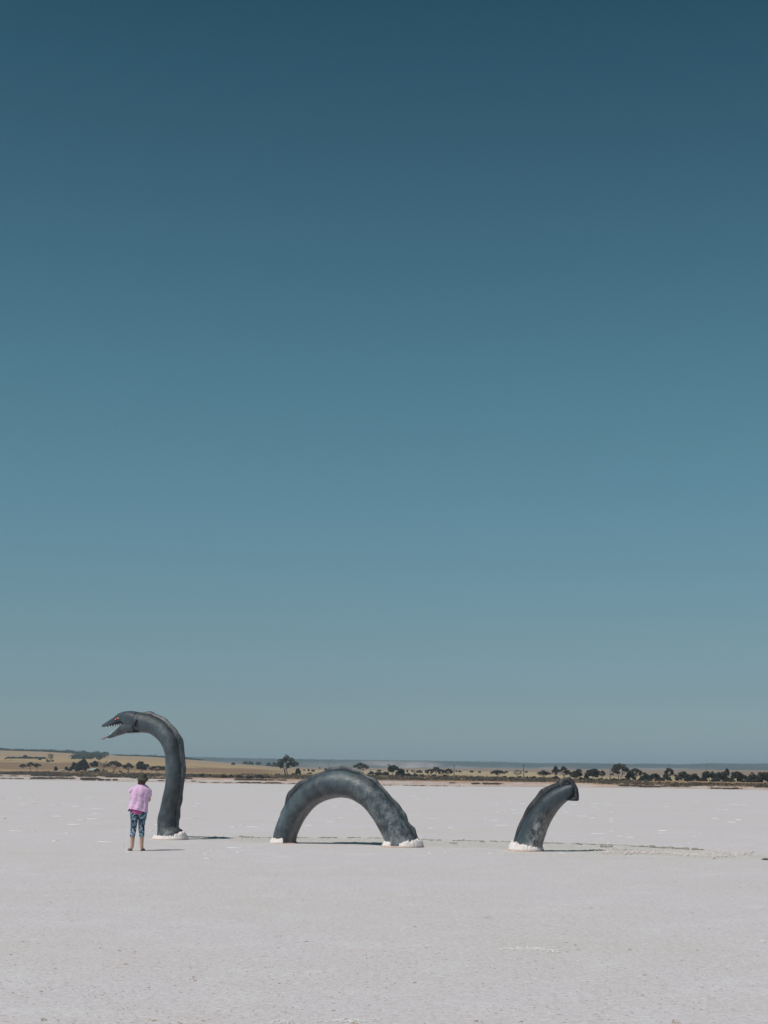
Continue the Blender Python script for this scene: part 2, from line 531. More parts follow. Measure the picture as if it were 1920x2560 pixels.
def s2l(r, g, b):
    return np.array([((v / 255 + 0.055) / 1.055) ** 2.4 if v > 10 else v / 3294.6 for v in (r, g, b)])
LF = 1.0 / 0.98
c_pink = s2l(188, 168, 158) * LF; c_orange = s2l(178, 143, 120) * LF; c_white = s2l(194, 187, 182) * LF
c_scrub = s2l(118, 98, 82) * LF; c_tan = s2l(163, 135, 104) * LF; c_brown = s2l(136, 111, 88) * LF
c_yel = s2l(170, 145, 110) * LF; c_up = s2l(162, 137, 112) * LF; c_plain = s2l(143, 124, 111) * LF
c_grass = s2l(172, 153, 124) * LF
def smooth01(x): 
    x = np.clip(x, 0, 1); return x * x * (3 - 2 * x)
cols = np.zeros((len(MS), len(COLS), 3))
for i, m in enumerate(MS):
    for j, cx in enumerate(COLS):
        nz = fn((cx * 0.012, m * 9.0, 0.7), 1.0, 4)
        n2 = fn((cx * 0.05, m * 30.0, 5.7), 1.0, 4)
        left = 1 - smooth01((cx - 620) / 200.0)
        if m < 1.07:
            t = (m - 1.0) / 0.07
            c = c_pink * (1 - 0.5 * smooth01(n2 * 2)) + c_white * 0.5 * smooth01(n2 * 2)
            orange = smooth01((t - 0.55 + nz * 0.4) * 3) * smooth01((cx - 350) / 200)
            c = c * (1 - 0.7 * orange) + c_orange * 0.7 * orange
            if cx < 700:
                w = math.exp(-((t - 0.45 + nz * 0.25) / 0.16) ** 2) * 0.8 * (1 - smooth01((cx - 500) / 200))
                c = c * (1 - w) + c_white * w
        elif m < 1.35:
            t = (m - 1.07) / 0.28
            g = smooth01((t - 0.35 + nz * 0.5) * 3)
            g = max(g, 0.85 * smooth01((cx - 1560) / 100))
            c = c_scrub * (1 - g) + c_tan * g
            o = smooth01((0.10 - t + nz * 0.12) * 10)
            c = c * (1 - o) + c_orange * o
        else:
            # fields
            f = smooth01((m - 1.42 + nz * 0.1) * 8)
            cl = c_tan * (1 - f) + c_brown * f
            yb = smooth01((m - 2.25 + nz * 0.25 + max(0, cx - 450) * -0.0006) * 5)
            cl = cl * (1 - yb) + c_yel * yb
            ub = smooth01((m - 3.0 + nz * 0.2) * 4)
            cl = cl * (1 - ub) + c_up * ub
            cr = c_grass * 1.0
            pb = smooth01((m - 2.5 + nz * 0.2 + 0.9 * smooth01((cx - 1300) / 120)) * 3)
            cr = cr * (1 - pb) + c_plain * pb
            c = cl * left + cr * (1 - left)
        cols[i, j] = c
me = np_mesh('farmland', np.stack([LX, LY, LZ], -1).reshape(-1, 3), grid_faces(len(MS), len(COLS)), M['land'], True)
set_color(me, 'cover', cols.reshape(-1, 3))
land = link(bpy.data.objects.new('farmland', me)); tag(land, kind='structure')

# salt lake: one sheet round the camera, out to the shore in front
angs_front = [math.atan(az(cx)) for cx in COLS]
Dk = [float(D_shore(cx)) for cx in COLS]
zk = [land_profile(cx)[1][0] for cx in COLS]
back = np.linspace(angs_front[-1], angs_front[0] + 2 * math.pi, 60)[1:-1]
ang = list(angs_front) + list(back)
dist = [D / math.cos(a) * math.cos(a) for D, a in zip(Dk, angs_front)]
Rr = np.concatenate([[0.0], np.geomspace(0.6, 50, 60), np.geomspace(53, 1, 1)[:0]])
fr = np.concatenate([Rr / 50.0])
V = []
nr = 0
steps = [('near', r) for r in Rr] + [('far', t) for t in np.linspace(0.02, 1.0, 46) ** 1.4]
for kind, t in steps:
    for k, a in enumerate(ang):
        if k < len(Dk): D, zs = Dk[k], zk[k]; ca = math.cos(a)
        else:
            u = (k - len(Dk) + 1) / 59.0
            D = Dk[-1] * (1 - u) + Dk[0] * u; zs = zk[-1] * (1 - u) + zk[0] * u
            ca = 1.0
        if kind == 'near':
            r = t; V.append((r * math.sin(a), r * math.cos(a), 0.0))
        else:
            R = D / ca * 1.0005
            r = 50 + (R - 50) * t
            V.append((r * math.sin(a), r * math.cos(a), (zs - 0.002) * t))
me = np_mesh('salt_lake', np.array(V), grid_faces(len(steps), len(ang), True), M['salt'], True)
lake = link(bpy.data.objects.new('salt_lake', me)); tag(lake, kind='structure')

def lake_point(px, py):
    """point on the lake seen at px,py"""
    d = ray(px, py); s = d / d.y
    D = float(D_shore(px)); zs = land_profile(px)[1][0]
    Y = 12.0
    lo, hi = 1.0, D
    def gz(Y):
        return 0.0 if Y < 50 else zs * min(1, (Y - 50) / (D - 50))
    for _ in range(40):
        mid = (lo + hi) / 2
        if CAM_H + s.z * mid > gz(mid): lo = mid
        else: hi = mid
    return Vector((s.x * lo, lo, gz(lo)))

# distant range
hx = np.arange(-700, 2621, 4.0)
HTOP = np.interp(hx, [-700, 0, 300, 480, 600, 720, 840, 960, 1080, 1150, 1260, 1340, 1440, 1560, 1620, 1700, 1780, 1850, 1920, 2620],
                 [1888, 1888, 1890, 1893, 1896, 1897.5, 1900, 1901, 1902.5, 1904, 1905.5, 1908.5, 1908, 1910, 1909.5, 1911.5, 1908.5, 1910, 1909, 1915])
rows = [(8300, -0.03), (8600, 0.25), (8900, 0.5), (9200, 0.78), (9500, 1.0), (9900, 0.5), (10300, -0.1)]
V, K = [], []
for Y, h in rows:
    for cx, ty in zip(hx, HTOP):
        zt = row_z(cx, ty, 9500.0)
        rough = abs(fn((cx * 0.16, 0, 1), 1.0, 4)) * 2.6 if h == 1.0 else fn((cx * 0.02, Y * 0.001, 2), 1.0, 3) * 5
        V.append((az(cx) * Y, Y, -12 + (zt + 12) * h + (rough * 1.5 + (abs(fn((cx * .7, 3, 1), 1, 2)) * 5.0 if h == 1.0 else 0) if h > 0 else 0)))
        cl = 0.0
        for c0, w0, lo, hi, s in ((955, 70, .3, .85, 1.), (1030, 60, .2, .8, 1.), (1078, 30, .25, .7, .9), (830, 120, .2, .7, .35), (1160, 60, -.1, .4, .7), (1365, 70, -.1, .4, .6), (1650, 120, -.1, .4, .6), (1250, 120, .0, .3, .5), (560, 80, .1, .6, .2)):
            if lo <= h <= hi: cl = max(cl, s * math.exp(-((cx - c0) / w0) ** 2 * 1.5))
        K.append((cl, cl, cl))
me = np_mesh('distant_hills', np.array(V), grid_faces(len(rows), len(hx)), M['hills'], True)
set_color(me, 'clear', np.array(K))
link(tag(bpy.data.objects.new('distant_hills', me), kind='structure'))
# the plain in front of the range
V = []
prow = np.linspace(0, 1, 12)
for u in prow:
    for cx in hx[::5]:
        D, zs = land_profile(cx); Y0 = D * 4.45
        z0 = zs[-1] if cx > 700 else min(zs[-1], -2.0)
        Y = Y0 + (8500 - Y0) * u
        V.append((az(cx) * Y, Y, (min(z0, 0) - 0.5) * (1 - u) - 7.5 * u))
me = np_mesh('plain', np.array(V), grid_faces(len(prow), len(hx[::5])), M['land'], True)
set_color(me, 'cover', np.tile(c_plain, (len(V), 1)))
link(tag(bpy.data.objects.new('plain', me), kind='structure'))

# haze
hm = bpy.data.materials.new('haze'); hm.use_nodes = True
hn, hl = hm.node_tree.nodes, hm.node_tree.links
hn.clear(); ho = hn.new('ShaderNodeOutputMaterial'); hv = hn.new('ShaderNodeVolumePrincipled')
hv.inputs['Density'].default_value = HAZE_DENSITY
hv.inputs['Color'].default_value = (0.58, 0.80, 0.96, 1)
hl.new(hv.outputs[0], ho.inputs['Volume'])
v, f = box(-4500, 4500, -1300, 10600, -16, 72)
tag(mesh_obj('haze', v, f, hm, None, False), kind='stuff')

# ------------------------------------------------------------------ foliage builders
def leaf_quads(centers, size, rng, flat=0.0):
    n = len(centers)
    a = rng.normal(size=(n, 3)); 
    a[:, 2] *= (1 - flat)
    a /= np.linalg.norm(a, axis=1)[:, None] + 1e-9
    b = rng.normal(size=(n, 3)); b -= a * (a * b).sum(1)[:, None]; b /= np.linalg.norm(b, axis=1)[:, None] + 1e-9
    s = size * rng.uniform(0.6, 1.4, (n, 1))
    q = np.stack([centers - a * s, centers - b * s * 0.6, centers + a * s, centers + b * s * 0.6], 1)
    V = q.reshape(-1, 3)
    F = np.arange(4 * n).reshape(n, 4)
    return V, F

def clump_points(c, r, n, rng):
    p = rng.normal(size=(n, 3)); p /= np.linalg.norm(p, axis=1)[:, None]
    p *= rng.uniform(0.25, 1.0, (n, 1)) ** 0.5
    return np.array(c) + p * np.array(r)

def make_tree(cx, base, top, wpx, style, label, cat='tree', name='gum_tree', group=None, lean=0.0, mat=None):
    rng = np.random.RandomState(int(cx * 7 + top) % 100000)
    P = land_point(cx, base)
    k = P.y / FPX
    Ht = (base - top) * k; W = wpx * k
    root = empty(name, P, label, cat, group)
    pts = []; tv = []
    mat = mat or M['gum']
    leaf = 0.30 * k / 0.2
    clumps = []
    if style == 'umbrella':
        nst = rng.randint(2, 4)
        n = 9
        for q in range(n):
            u = (q + 0.5) / n * 2 - 1
            x = u * W * 0.42 + rng.uniform(-.05, .05) * W
            z = Ht * (0.88 - 0.30 * abs(u) ** 1.6) + rng.uniform(-0.10, 0.02) * Ht
            clumps.append((x + lean * Ht * .3, rng.uniform(-.3, .3) * W, z, W * rng.uniform(.13, .19), W * 0.22, Ht * rng.uniform(.10, .16)))
        for q in range(7):
            clumps.append((rng.uniform(-.38, .38) * W, rng.uniform(-.25, .25) * W, Ht * rng.uniform(.42, .72), W * rng.uniform(.09, .15), W * .15, Ht * rng.uniform(.07, .12)))
    elif style == 'round':
        nst = 2
        for q in range(18):
            t = rng.uniform(0, 2 * math.pi); rr = rng.uniform(0, 1) ** 0.6
            x = math.cos(t) * rr * W * 0.36; z = Ht * (0.56 + 0.32 * math.sin(t) * rr)
            clumps.append((x, rng.uniform(-.3, .3) * W, z, W * rng.uniform(.14, .20), W * .19, Ht * rng.uniform(.12, .17)))
    elif style == 'dense':
        nst = 2
        for q in range(36):
            t = rng.uniform(0, math.pi); rr = rng.uniform(0.2, 1) ** 0.6
            x = math.cos(t) * rr * W * 0.38; z = Ht * (0.10 + 0.74 * math.sin(t) * rr)
            clumps.append((x, rng.uniform(-.3, .3) * W, z, W * rng.uniform(.08, .16), W * .22, Ht * rng.uniform(.09, .17)))
    elif style == 'bare':
        nst = 4
    area = 0
    if style == 'bare':
        tips = [(rng.uniform(-.45, .45) * W, rng.uniform(-.2, .2) * W, Ht * rng.uniform(.45, 1.0)) for _ in range(34)]
    else:
        for c in clumps:
            cnt = int((62 if style == 'umbrella' else 95) * max(0.35, min(2.2, c[3] * c[5] / (leaf * leaf * 7))))
            pts.append(clump_points(c[:3], c[3:], cnt, rng))
        tips = [c[:3] for c in clumps]
    # trunk and limbs
    stems = []
    bx = rng.uniform(-.08, .08, nst) * W if style != 'big' else [0]
    r0 = max(0.10, Ht * 0.022)
    for s in range(nst):
        fork = (bx[s] + rng.uniform(-.10, .10) * W + lean * Ht * .1, rng.uniform(-.05, .05) * W, Ht * rng.uniform(.25, .42))
        stems.append((bx[s], fork))
        tv.append(tube([(bx[s], 0, -0.3), ((bx[s] + fork[0]) / 2 + rng.uniform(-.03, .03) * W, 0, fork[2] * .5), fork], [r0 * 1.2, r0 * .9, r0 * .75], 6))
    for i, tp in enumerate(tips):
        s = min(range(nst), key=lambda q: abs(stems[q][1][0] - tp[0]) + rng.uniform(0, .1) * W)
        f0 = stems[s][1]
        mid = ((f0[0] + tp[0]) / 2 + (tp[0] - f0[0]) * .12, (f0[1] + tp[1]) / 2, f0[2] * .45 + tp[2] * .55 - Ht * 0.03)
        rr = r0 * (0.22 if style == 'bare' else 0.42)
        tv.append(tube([f0, mid, tp], [rr * 1.2, rr * .8, rr * .35], 4))
    V, F = join(tv)
    mesh_obj('trunk', V, F, M['deadwood'] if style == 'bare' else M['bark'], root)
    if pts:
        V, F = leaf_quads(np.vstack(pts), leaf, rng, 0.2)
        link(bpy.data.objects.new('crown', np_mesh('crown', V, F, mat)), root)
    if style == 'bare':
        p = []
        for tp in tips:
            p.append(clump_points(tp, (W * .10, W * .1, Ht * .09), 26, rng))
        V, F = leaf_quads(np.vstack(p), leaf * 0.42, rng)
        link(bpy.data.objects.new('twigs', np_mesh('twigs', V, F, M['deadwood'])), root)
    return root

def make_shrub(cx, base, hpx, wpx, label, group, mat=None, name='shrub', dens=1.0):
    rng = np.random.RandomState(int(cx * 13 + base * 3) % 100000)
    P = land_point(cx, base); k = P.y / FPX
    W, Ht = wpx * k, hpx * k
    pts = []
    n = max(3, int(wpx / 2.2))
    for q in range(n):
        x = rng.uniform(-.4, .4) * W
        hh = Ht * (1 - (abs(x) / (W * .55)) ** 2) * rng.uniform(.75, 1.05)
        pts.append(clump_points((x, rng.uniform(-.3, .3) * W, hh * .45), (W * .16, W * .2, hh * .5), int(70 * dens), rng))
    V, F = leaf_quads(np.vstack(pts), 0.28 * k / 0.2, rng)
    o = link(bpy.data.objects.new(name, np_mesh(name, V, F, mat or M['greybush'])))
    o.location = P
    return tag(o, label, 'shrub', group)

# ------------------------------------------------------------------ trees
TREES = [
 # cx, base, top, width, style, label
 (57, 1923, 1909.5, 16, 'umbrella', 'small flat-topped tree, left one of three touching trees standing in the brown field'),
 (76, 1923.8, 1905.5, 20, 'umbrella', 'middle and tallest of three touching flat-topped trees in the brown field at far left'),
 (93, 1924, 1908, 18, 'umbrella', 'thin open tree, right one of three touching trees in the brown field at far left'),
 (62, 1896, 1887.5, 12, 'dense', 'small dark round tree rising from the hedge line high in the tan field, far left'),
 (140, 1927, 1916, 9, 'dense', 'small upright bush-like tree just left of the pale stone heap'),
 (166, 1927, 1916, 10, 'dense', 'small dark tree just right of the pale stone heap'),
 (187, 1928, 1904, 30, 'dense', 'dark spreading tree, left and lower part of the big clump beside the green-roofed shed'),
 (206, 1928, 1896, 36, 'dense', 'biggest dark tree on the left shore, towering over the green-roofed shed'),
 (236, 1922, 1901, 22, 'round', 'dark tree directly behind the green-roofed shed'),
 (248, 1903, 1889.5, 14, 'umbrella', 'small flat tree on the slope above the green-roofed shed'),
 (256, 1929, 1904, 24, 'bare', 'pale leafless twiggy tree just right of the green-roofed shed'),
 (285, 1930.5, 1902.5, 38, 'umbrella', 'wide dark gum tree with a forked trunk right of the leafless tree'),
 (321, 1931.5, 1908, 25, 'umbrella', 'open leaning gum tree left of the round tree behind the woman'),
 (353, 1932.5, 1904, 36, 'round', 'dense rounded gum tree directly above the hat of the woman'),
 (393, 1932.5, 1914, 39, 'umbrella', 'low wide tree just left of the serpent neck'),
 (613, 1911, 1902.5, 13, 'dense', 'dark clump tree on the hill crest, left one of a pair between neck and hump'),
 (626, 1911.5, 1902, 16, 'dense', 'dark clump tree on the hill crest, right one of a pair between neck and hump'),
 (646, 1914, 1904.5, 14, 'round', 'small round tree on the crest standing alone left of the tall open gum'),
 (583, 1912, 1906.5, 9, 'dense', 'tiny dark bush tree alone on the yellow crest right of the serpent neck'),
 (672, 1915, 1905.5, 15, 'dense', 'low dark tree on the crest just left of the tall open gum'),
 (688, 1917, 1904.5, 18, 'dense', 'dark tree touching the left side of the tall open gum crown'),
 (718, 1938.5, 1889, 50, 'umbrella', 'tallest gum tree with a clear trunk and wide open crown left of the serpent hump'),
 (745, 1938.5, 1919.5, 15, 'dense', 'short dark oval tree right of the tall open gum trunk'),
 (903, 1932, 1907, 36, 'umbrella', 'gum tree whose crown shows just above the top of the serpent hump'),
 (983, 1940, 1910, 26, 'round', 'tall ragged tree beside the pole right of the serpent hump'),
 (1001, 1940.5, 1920, 26, 'dense', 'dense dark tree right of the tall ragged tree near the hump'),
 (1048, 1937, 1926, 16, 'umbrella', 'small thin tree in the dry grass between the hump and the umbrella-shaped group'),
 (1073, 1941.5, 1922, 20, 'umbrella', 'left tree of the group of umbrella-shaped trees right of the hump'),
 (1090, 1940, 1916.5, 19, 'umbrella', 'tallest flat-headed tree of the umbrella-shaped group right of the hump'),
 (1103, 1942, 1922.5, 18, 'umbrella', 'dark tree in the middle of the umbrella-shaped group right of the hump'),
 (1121, 1942, 1921, 24, 'umbrella', 'right tree of the umbrella-shaped group, touching the pole behind it'),
 (1244, 1944, 1924.5, 34, 'umbrella', 'lone wide open tree in dry grass between hump and tail'),
 (1294, 1943, 1925.5, 20, 'bare', 'half-dead small tree just left of the pole near the tail'),
 (1360, 1947.5, 1926, 32, 'umbrella', 'rounded gum tree just left of the serpent tail'),
 (1389, 1947, 1915, 17, 'umbrella', 'tall thin tree with a small flat crown behind the serpent tail'),
 (1409, 1948, 1917, 28, 'umbrella', 'tall gum tree showing above the tip of the serpent tail'),
 (1441, 1949, 1923, 42, 'round', 'broad dark gum tree just right of the serpent tail tip'),
 (1466, 1949, 1929, 12, 'dense', 'small round tree left of the dense tree beside the middle right pole'),
 (1484, 1950, 1919.5, 31, 'round', 'dense dark tree two crowns left of the pole right of the tail'),
 (1506, 1949.5, 1926.5, 15, 'umbrella', 'slim open tree just left of the pole right of the tail'),
 (1550, 1951, 1908, 46, 'umbrella', 'tallest gum tree on the right shore, immediately right of a pole'),
 (1575, 1951, 1928, 24, 'dense', 'low bushy tree under the tallest right-hand gum'),
 (1589, 1951, 1920.5, 33, 'umbrella', 'thin-stemmed umbrella-crowned tree right of the tallest right-hand gum'),
 (1613, 1952, 1930, 24, 'dense', 'low dense tree, first of the long dark row on the right'),
 (1636, 1952, 1931.5, 26, 'dense', 'low dense tree, second in the long dark row on the right'),
 (1673, 1951.5, 1918.5, 24, 'umbrella', 'flat-topped tree rising above the long dark row of trees on the right'),
 (1664, 1952, 1934, 28, 'dense', 'bushy tree at the foot of the flat-topped tree in the right row'),
 (1704, 1952, 1925.5, 38, 'dense', 'big rounded tree in the right row midway between flat-topped tree and pole'),
 (1738, 1952, 1933, 26, 'dense', 'low tree in the right row just left of the last pole'),
 (1775, 1952.5, 1922.5, 42, 'dense', 'high domed tree directly behind the last pole on the right'),
 (1802, 1953, 1927.5, 36, 'dense', 'dense dark tree in the right row, right of the domed tree'),
 (1817, 1953, 1920.5, 13, 'umbrella', 'thin tree with a tiny flat crown poking above the right row'),
 (1835, 1954, 1927, 40, 'dense', 'wide dark tree in the right row under the tiny flat crown'),
 (1858, 1954, 1931, 30, 'dense', 'dark tree in the right row, second crown from the picture edge group'),
 (1882, 1955, 1934, 32, 'dense', 'lowest dark tree near the right end of the row'),
 (1907, 1956, 1926.5, 40, 'dense', 'large dark tree at the right end of the row, cut by the picture edge'),
 (1945, 1957, 1930, 44, 'dense', 'dark tree just beyond the right end of the visible row'),
]
for cx, b, t, w, st, lab in TREES:
    if cx > 1925: continue
    mt = M['pine'] if st == 'dense' else M['gum']
    make_tree(cx, b, t, w * (1.2 if st == 'dense' and cx > 1560 else 1.05), st, lab, mat=mt, group='gum trees along the far shore')

FARL = [(948, 1929, 6, 14, 'hazy far tree over the right shoulder of the hump, nearest its top'), (1020, 1930, 6, 10, 'left hazy far tree of a pair beyond the dense scrub right of the hump'), (1032, 1930, 6, 10, 'right hazy far tree of a pair beyond the dense scrub right of the hump'),
        (1149, 1931, 6, 9, 'second hazy far tree to the right of the pole beside the umbrella-shaped group'), (1140, 1930, 6, 6, 'tiny hazy far tree touching the pole beside the umbrella-shaped group'), (1177, 1931, 6, 13, 'wide hazy far tree above the small white sign'),
        (1200, 1932, 5, 10, 'hazy far tree just right of the small white sign'), (1266, 1932, 6, 9, 'hazy far tree right of the lone wide open tree'), (1316, 1932, 5, 9, 'hazy far tree right of the pole left of the tail'),
        (1530, 1938, 6, 10, 'hazy far tree behind the pole beside the tallest right-hand gum'), (1878, 1935, 6, 10, 'hazy far tree on the plain above the right end of the dark row')]
for cx, b, hh, w, lab in FARL:
    make_shrub(cx, b, hh, w, lab, 'small far trees on the plain', M['farwood'], 'far_tree', 0.5)['category'] = 'tree'

# larger shrubs that can be told apart on the far shore
SH = [(13, 1898, 3, 8), (100, 1900, 3.5, 11), (118, 1905, 8, 10), (130, 1904, 5, 8), (25, 1897, 3, 10), (300, 1931, 5, 10), (262, 1929, 4, 14),
      (487, 1942, 7, 12), (505, 1943, 9, 18), (525, 1943, 8, 14), (560, 1945, 10, 18), (578, 1944, 9, 14), (600, 1946, 10, 22), (625, 1947, 10, 20), (650, 1946, 11, 22), (670, 1946, 8, 12),
      (694, 1938, 4, 14), (735, 1937, 5, 12), (760, 1927, 4, 5), (771, 1928, 6, 7), (782, 1929, 6, 11), (800, 1922, 4, 6), (816, 1925, 6, 9), (775, 1935, 4, 14),
      (930, 1936, 9, 20), (948, 1938, 11, 22), (963, 1939, 12, 20), (1020, 1941, 9, 20), (1037, 1941, 10, 16), (1055, 1942, 8, 14), (1085, 1942, 7, 14), (1112, 1943, 8, 14),
      (1262, 1944, 4, 14), (1280, 1945, 4, 12), (1300, 1945, 5, 12), (1318, 1946, 6, 14), (1333, 1946, 7, 16), (1388, 1948, 9, 20), (1420, 1950, 9, 18), (1452, 1950, 8, 18), (1500, 1950, 5, 16), (1516, 1951, 5, 12), (1600, 1952, 6, 18),
      (1350, 1947, 5, 14), (1745, 1952, 8, 12), (1652, 1952, 6, 12), (1690, 1960, 5, 8), (1475, 1951, 6, 16), (1624, 1952.5, 8, 26), (1648, 1952.5, 9, 26), (1720, 1953, 9, 26), (1757, 1953, 8, 24), (1790, 1954, 10, 30), (1820, 1954.5, 10, 30), (1868, 1955.5, 10, 30), (1895, 1956, 10, 30), (1535, 1951, 7, 16), (1560, 1952, 7, 18)]
ORD = ['first', 'second', 'third', 'fourth', 'fifth', 'sixth', 'seventh', 'eighth', 'ninth', 'tenth', 'eleventh', 'twelfth', 'thirteenth', 'fourteenth']
ZONES = [(0, 200, 'at the far left of the shore'), (200, 480, 'between the farm shed and the serpent neck'), (480, 710, 'between the serpent neck and the tall open gum'),
         (710, 850, 'between the tall open gum and the hump'), (850, 1130, 'from hump top to the umbrella-shaped trees'), (1130, 1345, 'between the umbrella-shaped trees and the tail'), (1345, 1520, 'behind or just right of the serpent tail'), (1520, 1930, 'beneath the tall trees at the far right')]
SH.sort()
for cx, b, hh, w in SH:
    zn = [z for z in ZONES if z[0] <= cx < z[1]][0]
    od = ORD[[q[0] for q in SH if zn[0] <= q[0] < zn[1]].index(cx)]
    make_shrub(cx, b, hh, w, od + ' low dark shrub from the left ' + zn[2], 'shrubs along the far shore', M['pine'] if w > 15 else M['greybush'])

# crest woodland on the left hill and its lower clump: one mass far away
rng = np.random.RandomState(3)
P = []
for _ in range(1500):
    cx = rng.uniform(-60, 265) if rng.rand() < .75 else rng.uniform(285, 500)
    p = land_point(cx, m=4.5)
    k = p.y / FPX
    hmax = np.interp(cx, [-60, 60, 120, 180, 265, 290, 420, 500], [3.2, 3.2, 4.6, 4.6, 4.5, 2.2, 2.6, 2.2]) * (0.7 + 0.9 * abs(fn((cx * .09, 0, 0), 1, 3)) * 2)
    for _q in range(5):
        P.append((p.x + rng.normal() * 4, p.y + rng.uniform(-15, 30), p.z + rng.uniform(0, hmax) * k))
for _ in range(420):
    cx = rng.uniform(182, 262)
    cy = rng.uniform(1886, 1898.5 if cx < 230 else 1894)
    if cx > 235 and rng.rand() < .4: continue
    p = land_point(cx, cy)
    for _q in range(6):
        P.append((p.x + rng.normal() * 3, p.y + rng.normal() * 6, p.z + rng.uniform(0, 3.5)))
for _ in range(150):
    cx = rng.uniform(20, 112); p = land_point(cx, 1896.5 + (cx - 60) * .012)
    for _q in range(4):
        P.append((p.x + rng.normal() * 1.5, p.y + rng.normal() * 6, p.z + rng.uniform(0, 2.0)))
V, F = leaf_quads(np.array(P), 2.0, rng)
tag(link(bpy.data.objects.new('hilltop_woodland', np_mesh('hilltop_woodland', V, F, M['farwood']))), 'dark line of far trees along the crest of the left hill', 'woodland', kind='stuff')

# dead tree on the tan slope
make_tree(125, 1904.5, 1885.5, 14, 'bare', 'small half-dead tree with bare branches on the tan slope, far left', group='gum trees along the far shore')

# saltbush scrub band, dark tide lines and dry grass
rng = np.random.RandomState(11)
bx_ = [0, 100, 240, 330, 480, 600, 720, 1000, 1200, 1440, 1600, 1700, 1920]
b0 = [1932, 1931, 1931, 1934, 1937, 1937, 1939, 1940, 1943, 1949, 1953, 1959, 1961]
b1 = [1936.5, 1940, 1942, 1945, 1944, 1946.5, 1948, 1950, 1952.5, 1957, 1965, 1965, 1968]
P, G = [], []
n_b = 0
for _ in range(13000):
    cx = rng.uniform(-80, 2000)
    y0, y1 = np.interp(cx, bx_, b0), np.interp(cx, bx_, b1)
    y = rng.uniform(y0, y1)
    dn = fn((cx * 0.02, y * 0.22, 9.1), 1.0, 3)
    sparse = 0.12 if 660 < cx < 860 else (0.10 if cx < 1500 else 0.10 + 0.24 * min(1, (cx - 1500) / 80)) if cx > 1380 else -0.06
    if dn < sparse - 0.05 + (0.0 if rng.rand() < .75 else -1): continue
    p = land_point(cx, y); k = p.y / FPX
    w = 0.75 * k / .2; h = rng.uniform(.4, 1.0) * k / .2
    n = 5
    c = np.stack([p.x + rng.normal(size=n) * w, p.y + rng.normal(size=n) * w * 1.5, p.z + rng.uniform(0.05, h, n)], 1)
    P.append(c)
STRIPS = [(-60, 135, 1946.8, 0.8, .5), (78, 250, 1946.5, 1.6, 1.0), (200, 305, 1950.2, 1.9, 1.0), (270, 370, 1943.2, 1.5, 1.0), (330, 480, 1946.3, 1.3, .7), (395, 500, 1953.2, .7, .5), (80, 240, 1940.5, 1.8, .8),
          (590, 680, 1950.2, 1.5, .9), (665, 720, 1951, .9, .8), (590, 700, 1957.5, 1.0, .6), (500, 840, 1959, .6, .3), (1180, 1260, 1960.3, 1.4, .8), (1215, 1245, 1959.2, .8, .8), (1120, 1140, 1958, .9, .4),
          (940, 1160, 1967.6, .5, .2), (1545, 1600, 1965, 1.6, .5), (1600, 1650, 1967.5, 1.2, .6), (1640, 1720, 1966.8, 1.3, .25), (1775, 1850, 1972, 1.3, .3), (1890, 1930, 1968, 1.6, .7), (0, 75, 1941, .8, .3), (640, 700, 1944, 1.5, .6)]
for x0, x1, y, th, dens in STRIPS:
    for _ in range(int((x1 - x0) * th * 4.0 * dens)):
        cx = rng.uniform(x0, x1); yy = y + rng.normal() * th * .45 + (cx - (x0 + x1) / 2) * 0.012
        if fn((cx * .08, y, 2), 1, 3) < -0.12: continue
        p = land_point(cx, yy); k = p.y / FPX
        n = 4; w = .55 * k / .2
        P.append(np.stack([p.x + rng.normal(size=n) * w, p.y + rng.normal(size=n) * w, p.z + rng.uniform(0.0, .35 * k / .2, n)], 1))
V, F = leaf_quads(np.vstack(P), 0.34 * 1.0, rng)
tag(link(bpy.data.objects.new('saltbush_scrub', np_mesh('saltbush_scrub', V, F, M['saltbush']))), 'low brown-grey saltbush scrub covering the far bank', 'scrub', kind='stuff')
P = []
for _ in range(9000):
    cx = rng.uniform(-60, 1990)
    y = rng.uniform(np.interp(cx, bx_, b0) - 4, np.interp(cx, bx_, b1) + 1)
    if fn((cx * .03, y * .3, 4.4), 1, 3) < 0: continue
    p = land_point(cx, y)
    n = 3
    P.append(np.stack([p.x + rng.normal(size=n) * .8, p.y + rng.normal(size=n) * 1.2, p.z + rng.uniform(0, .45, n)], 1))
V, F = leaf_quads(np.vstack(P), 0.28, rng)
tag(link(bpy.data.objects.new('dry_grass', np_mesh('dry_grass', V, F, M['straw']))), 'dry yellow grass tufts between the scrub and the trees', 'grass', kind='stuff')

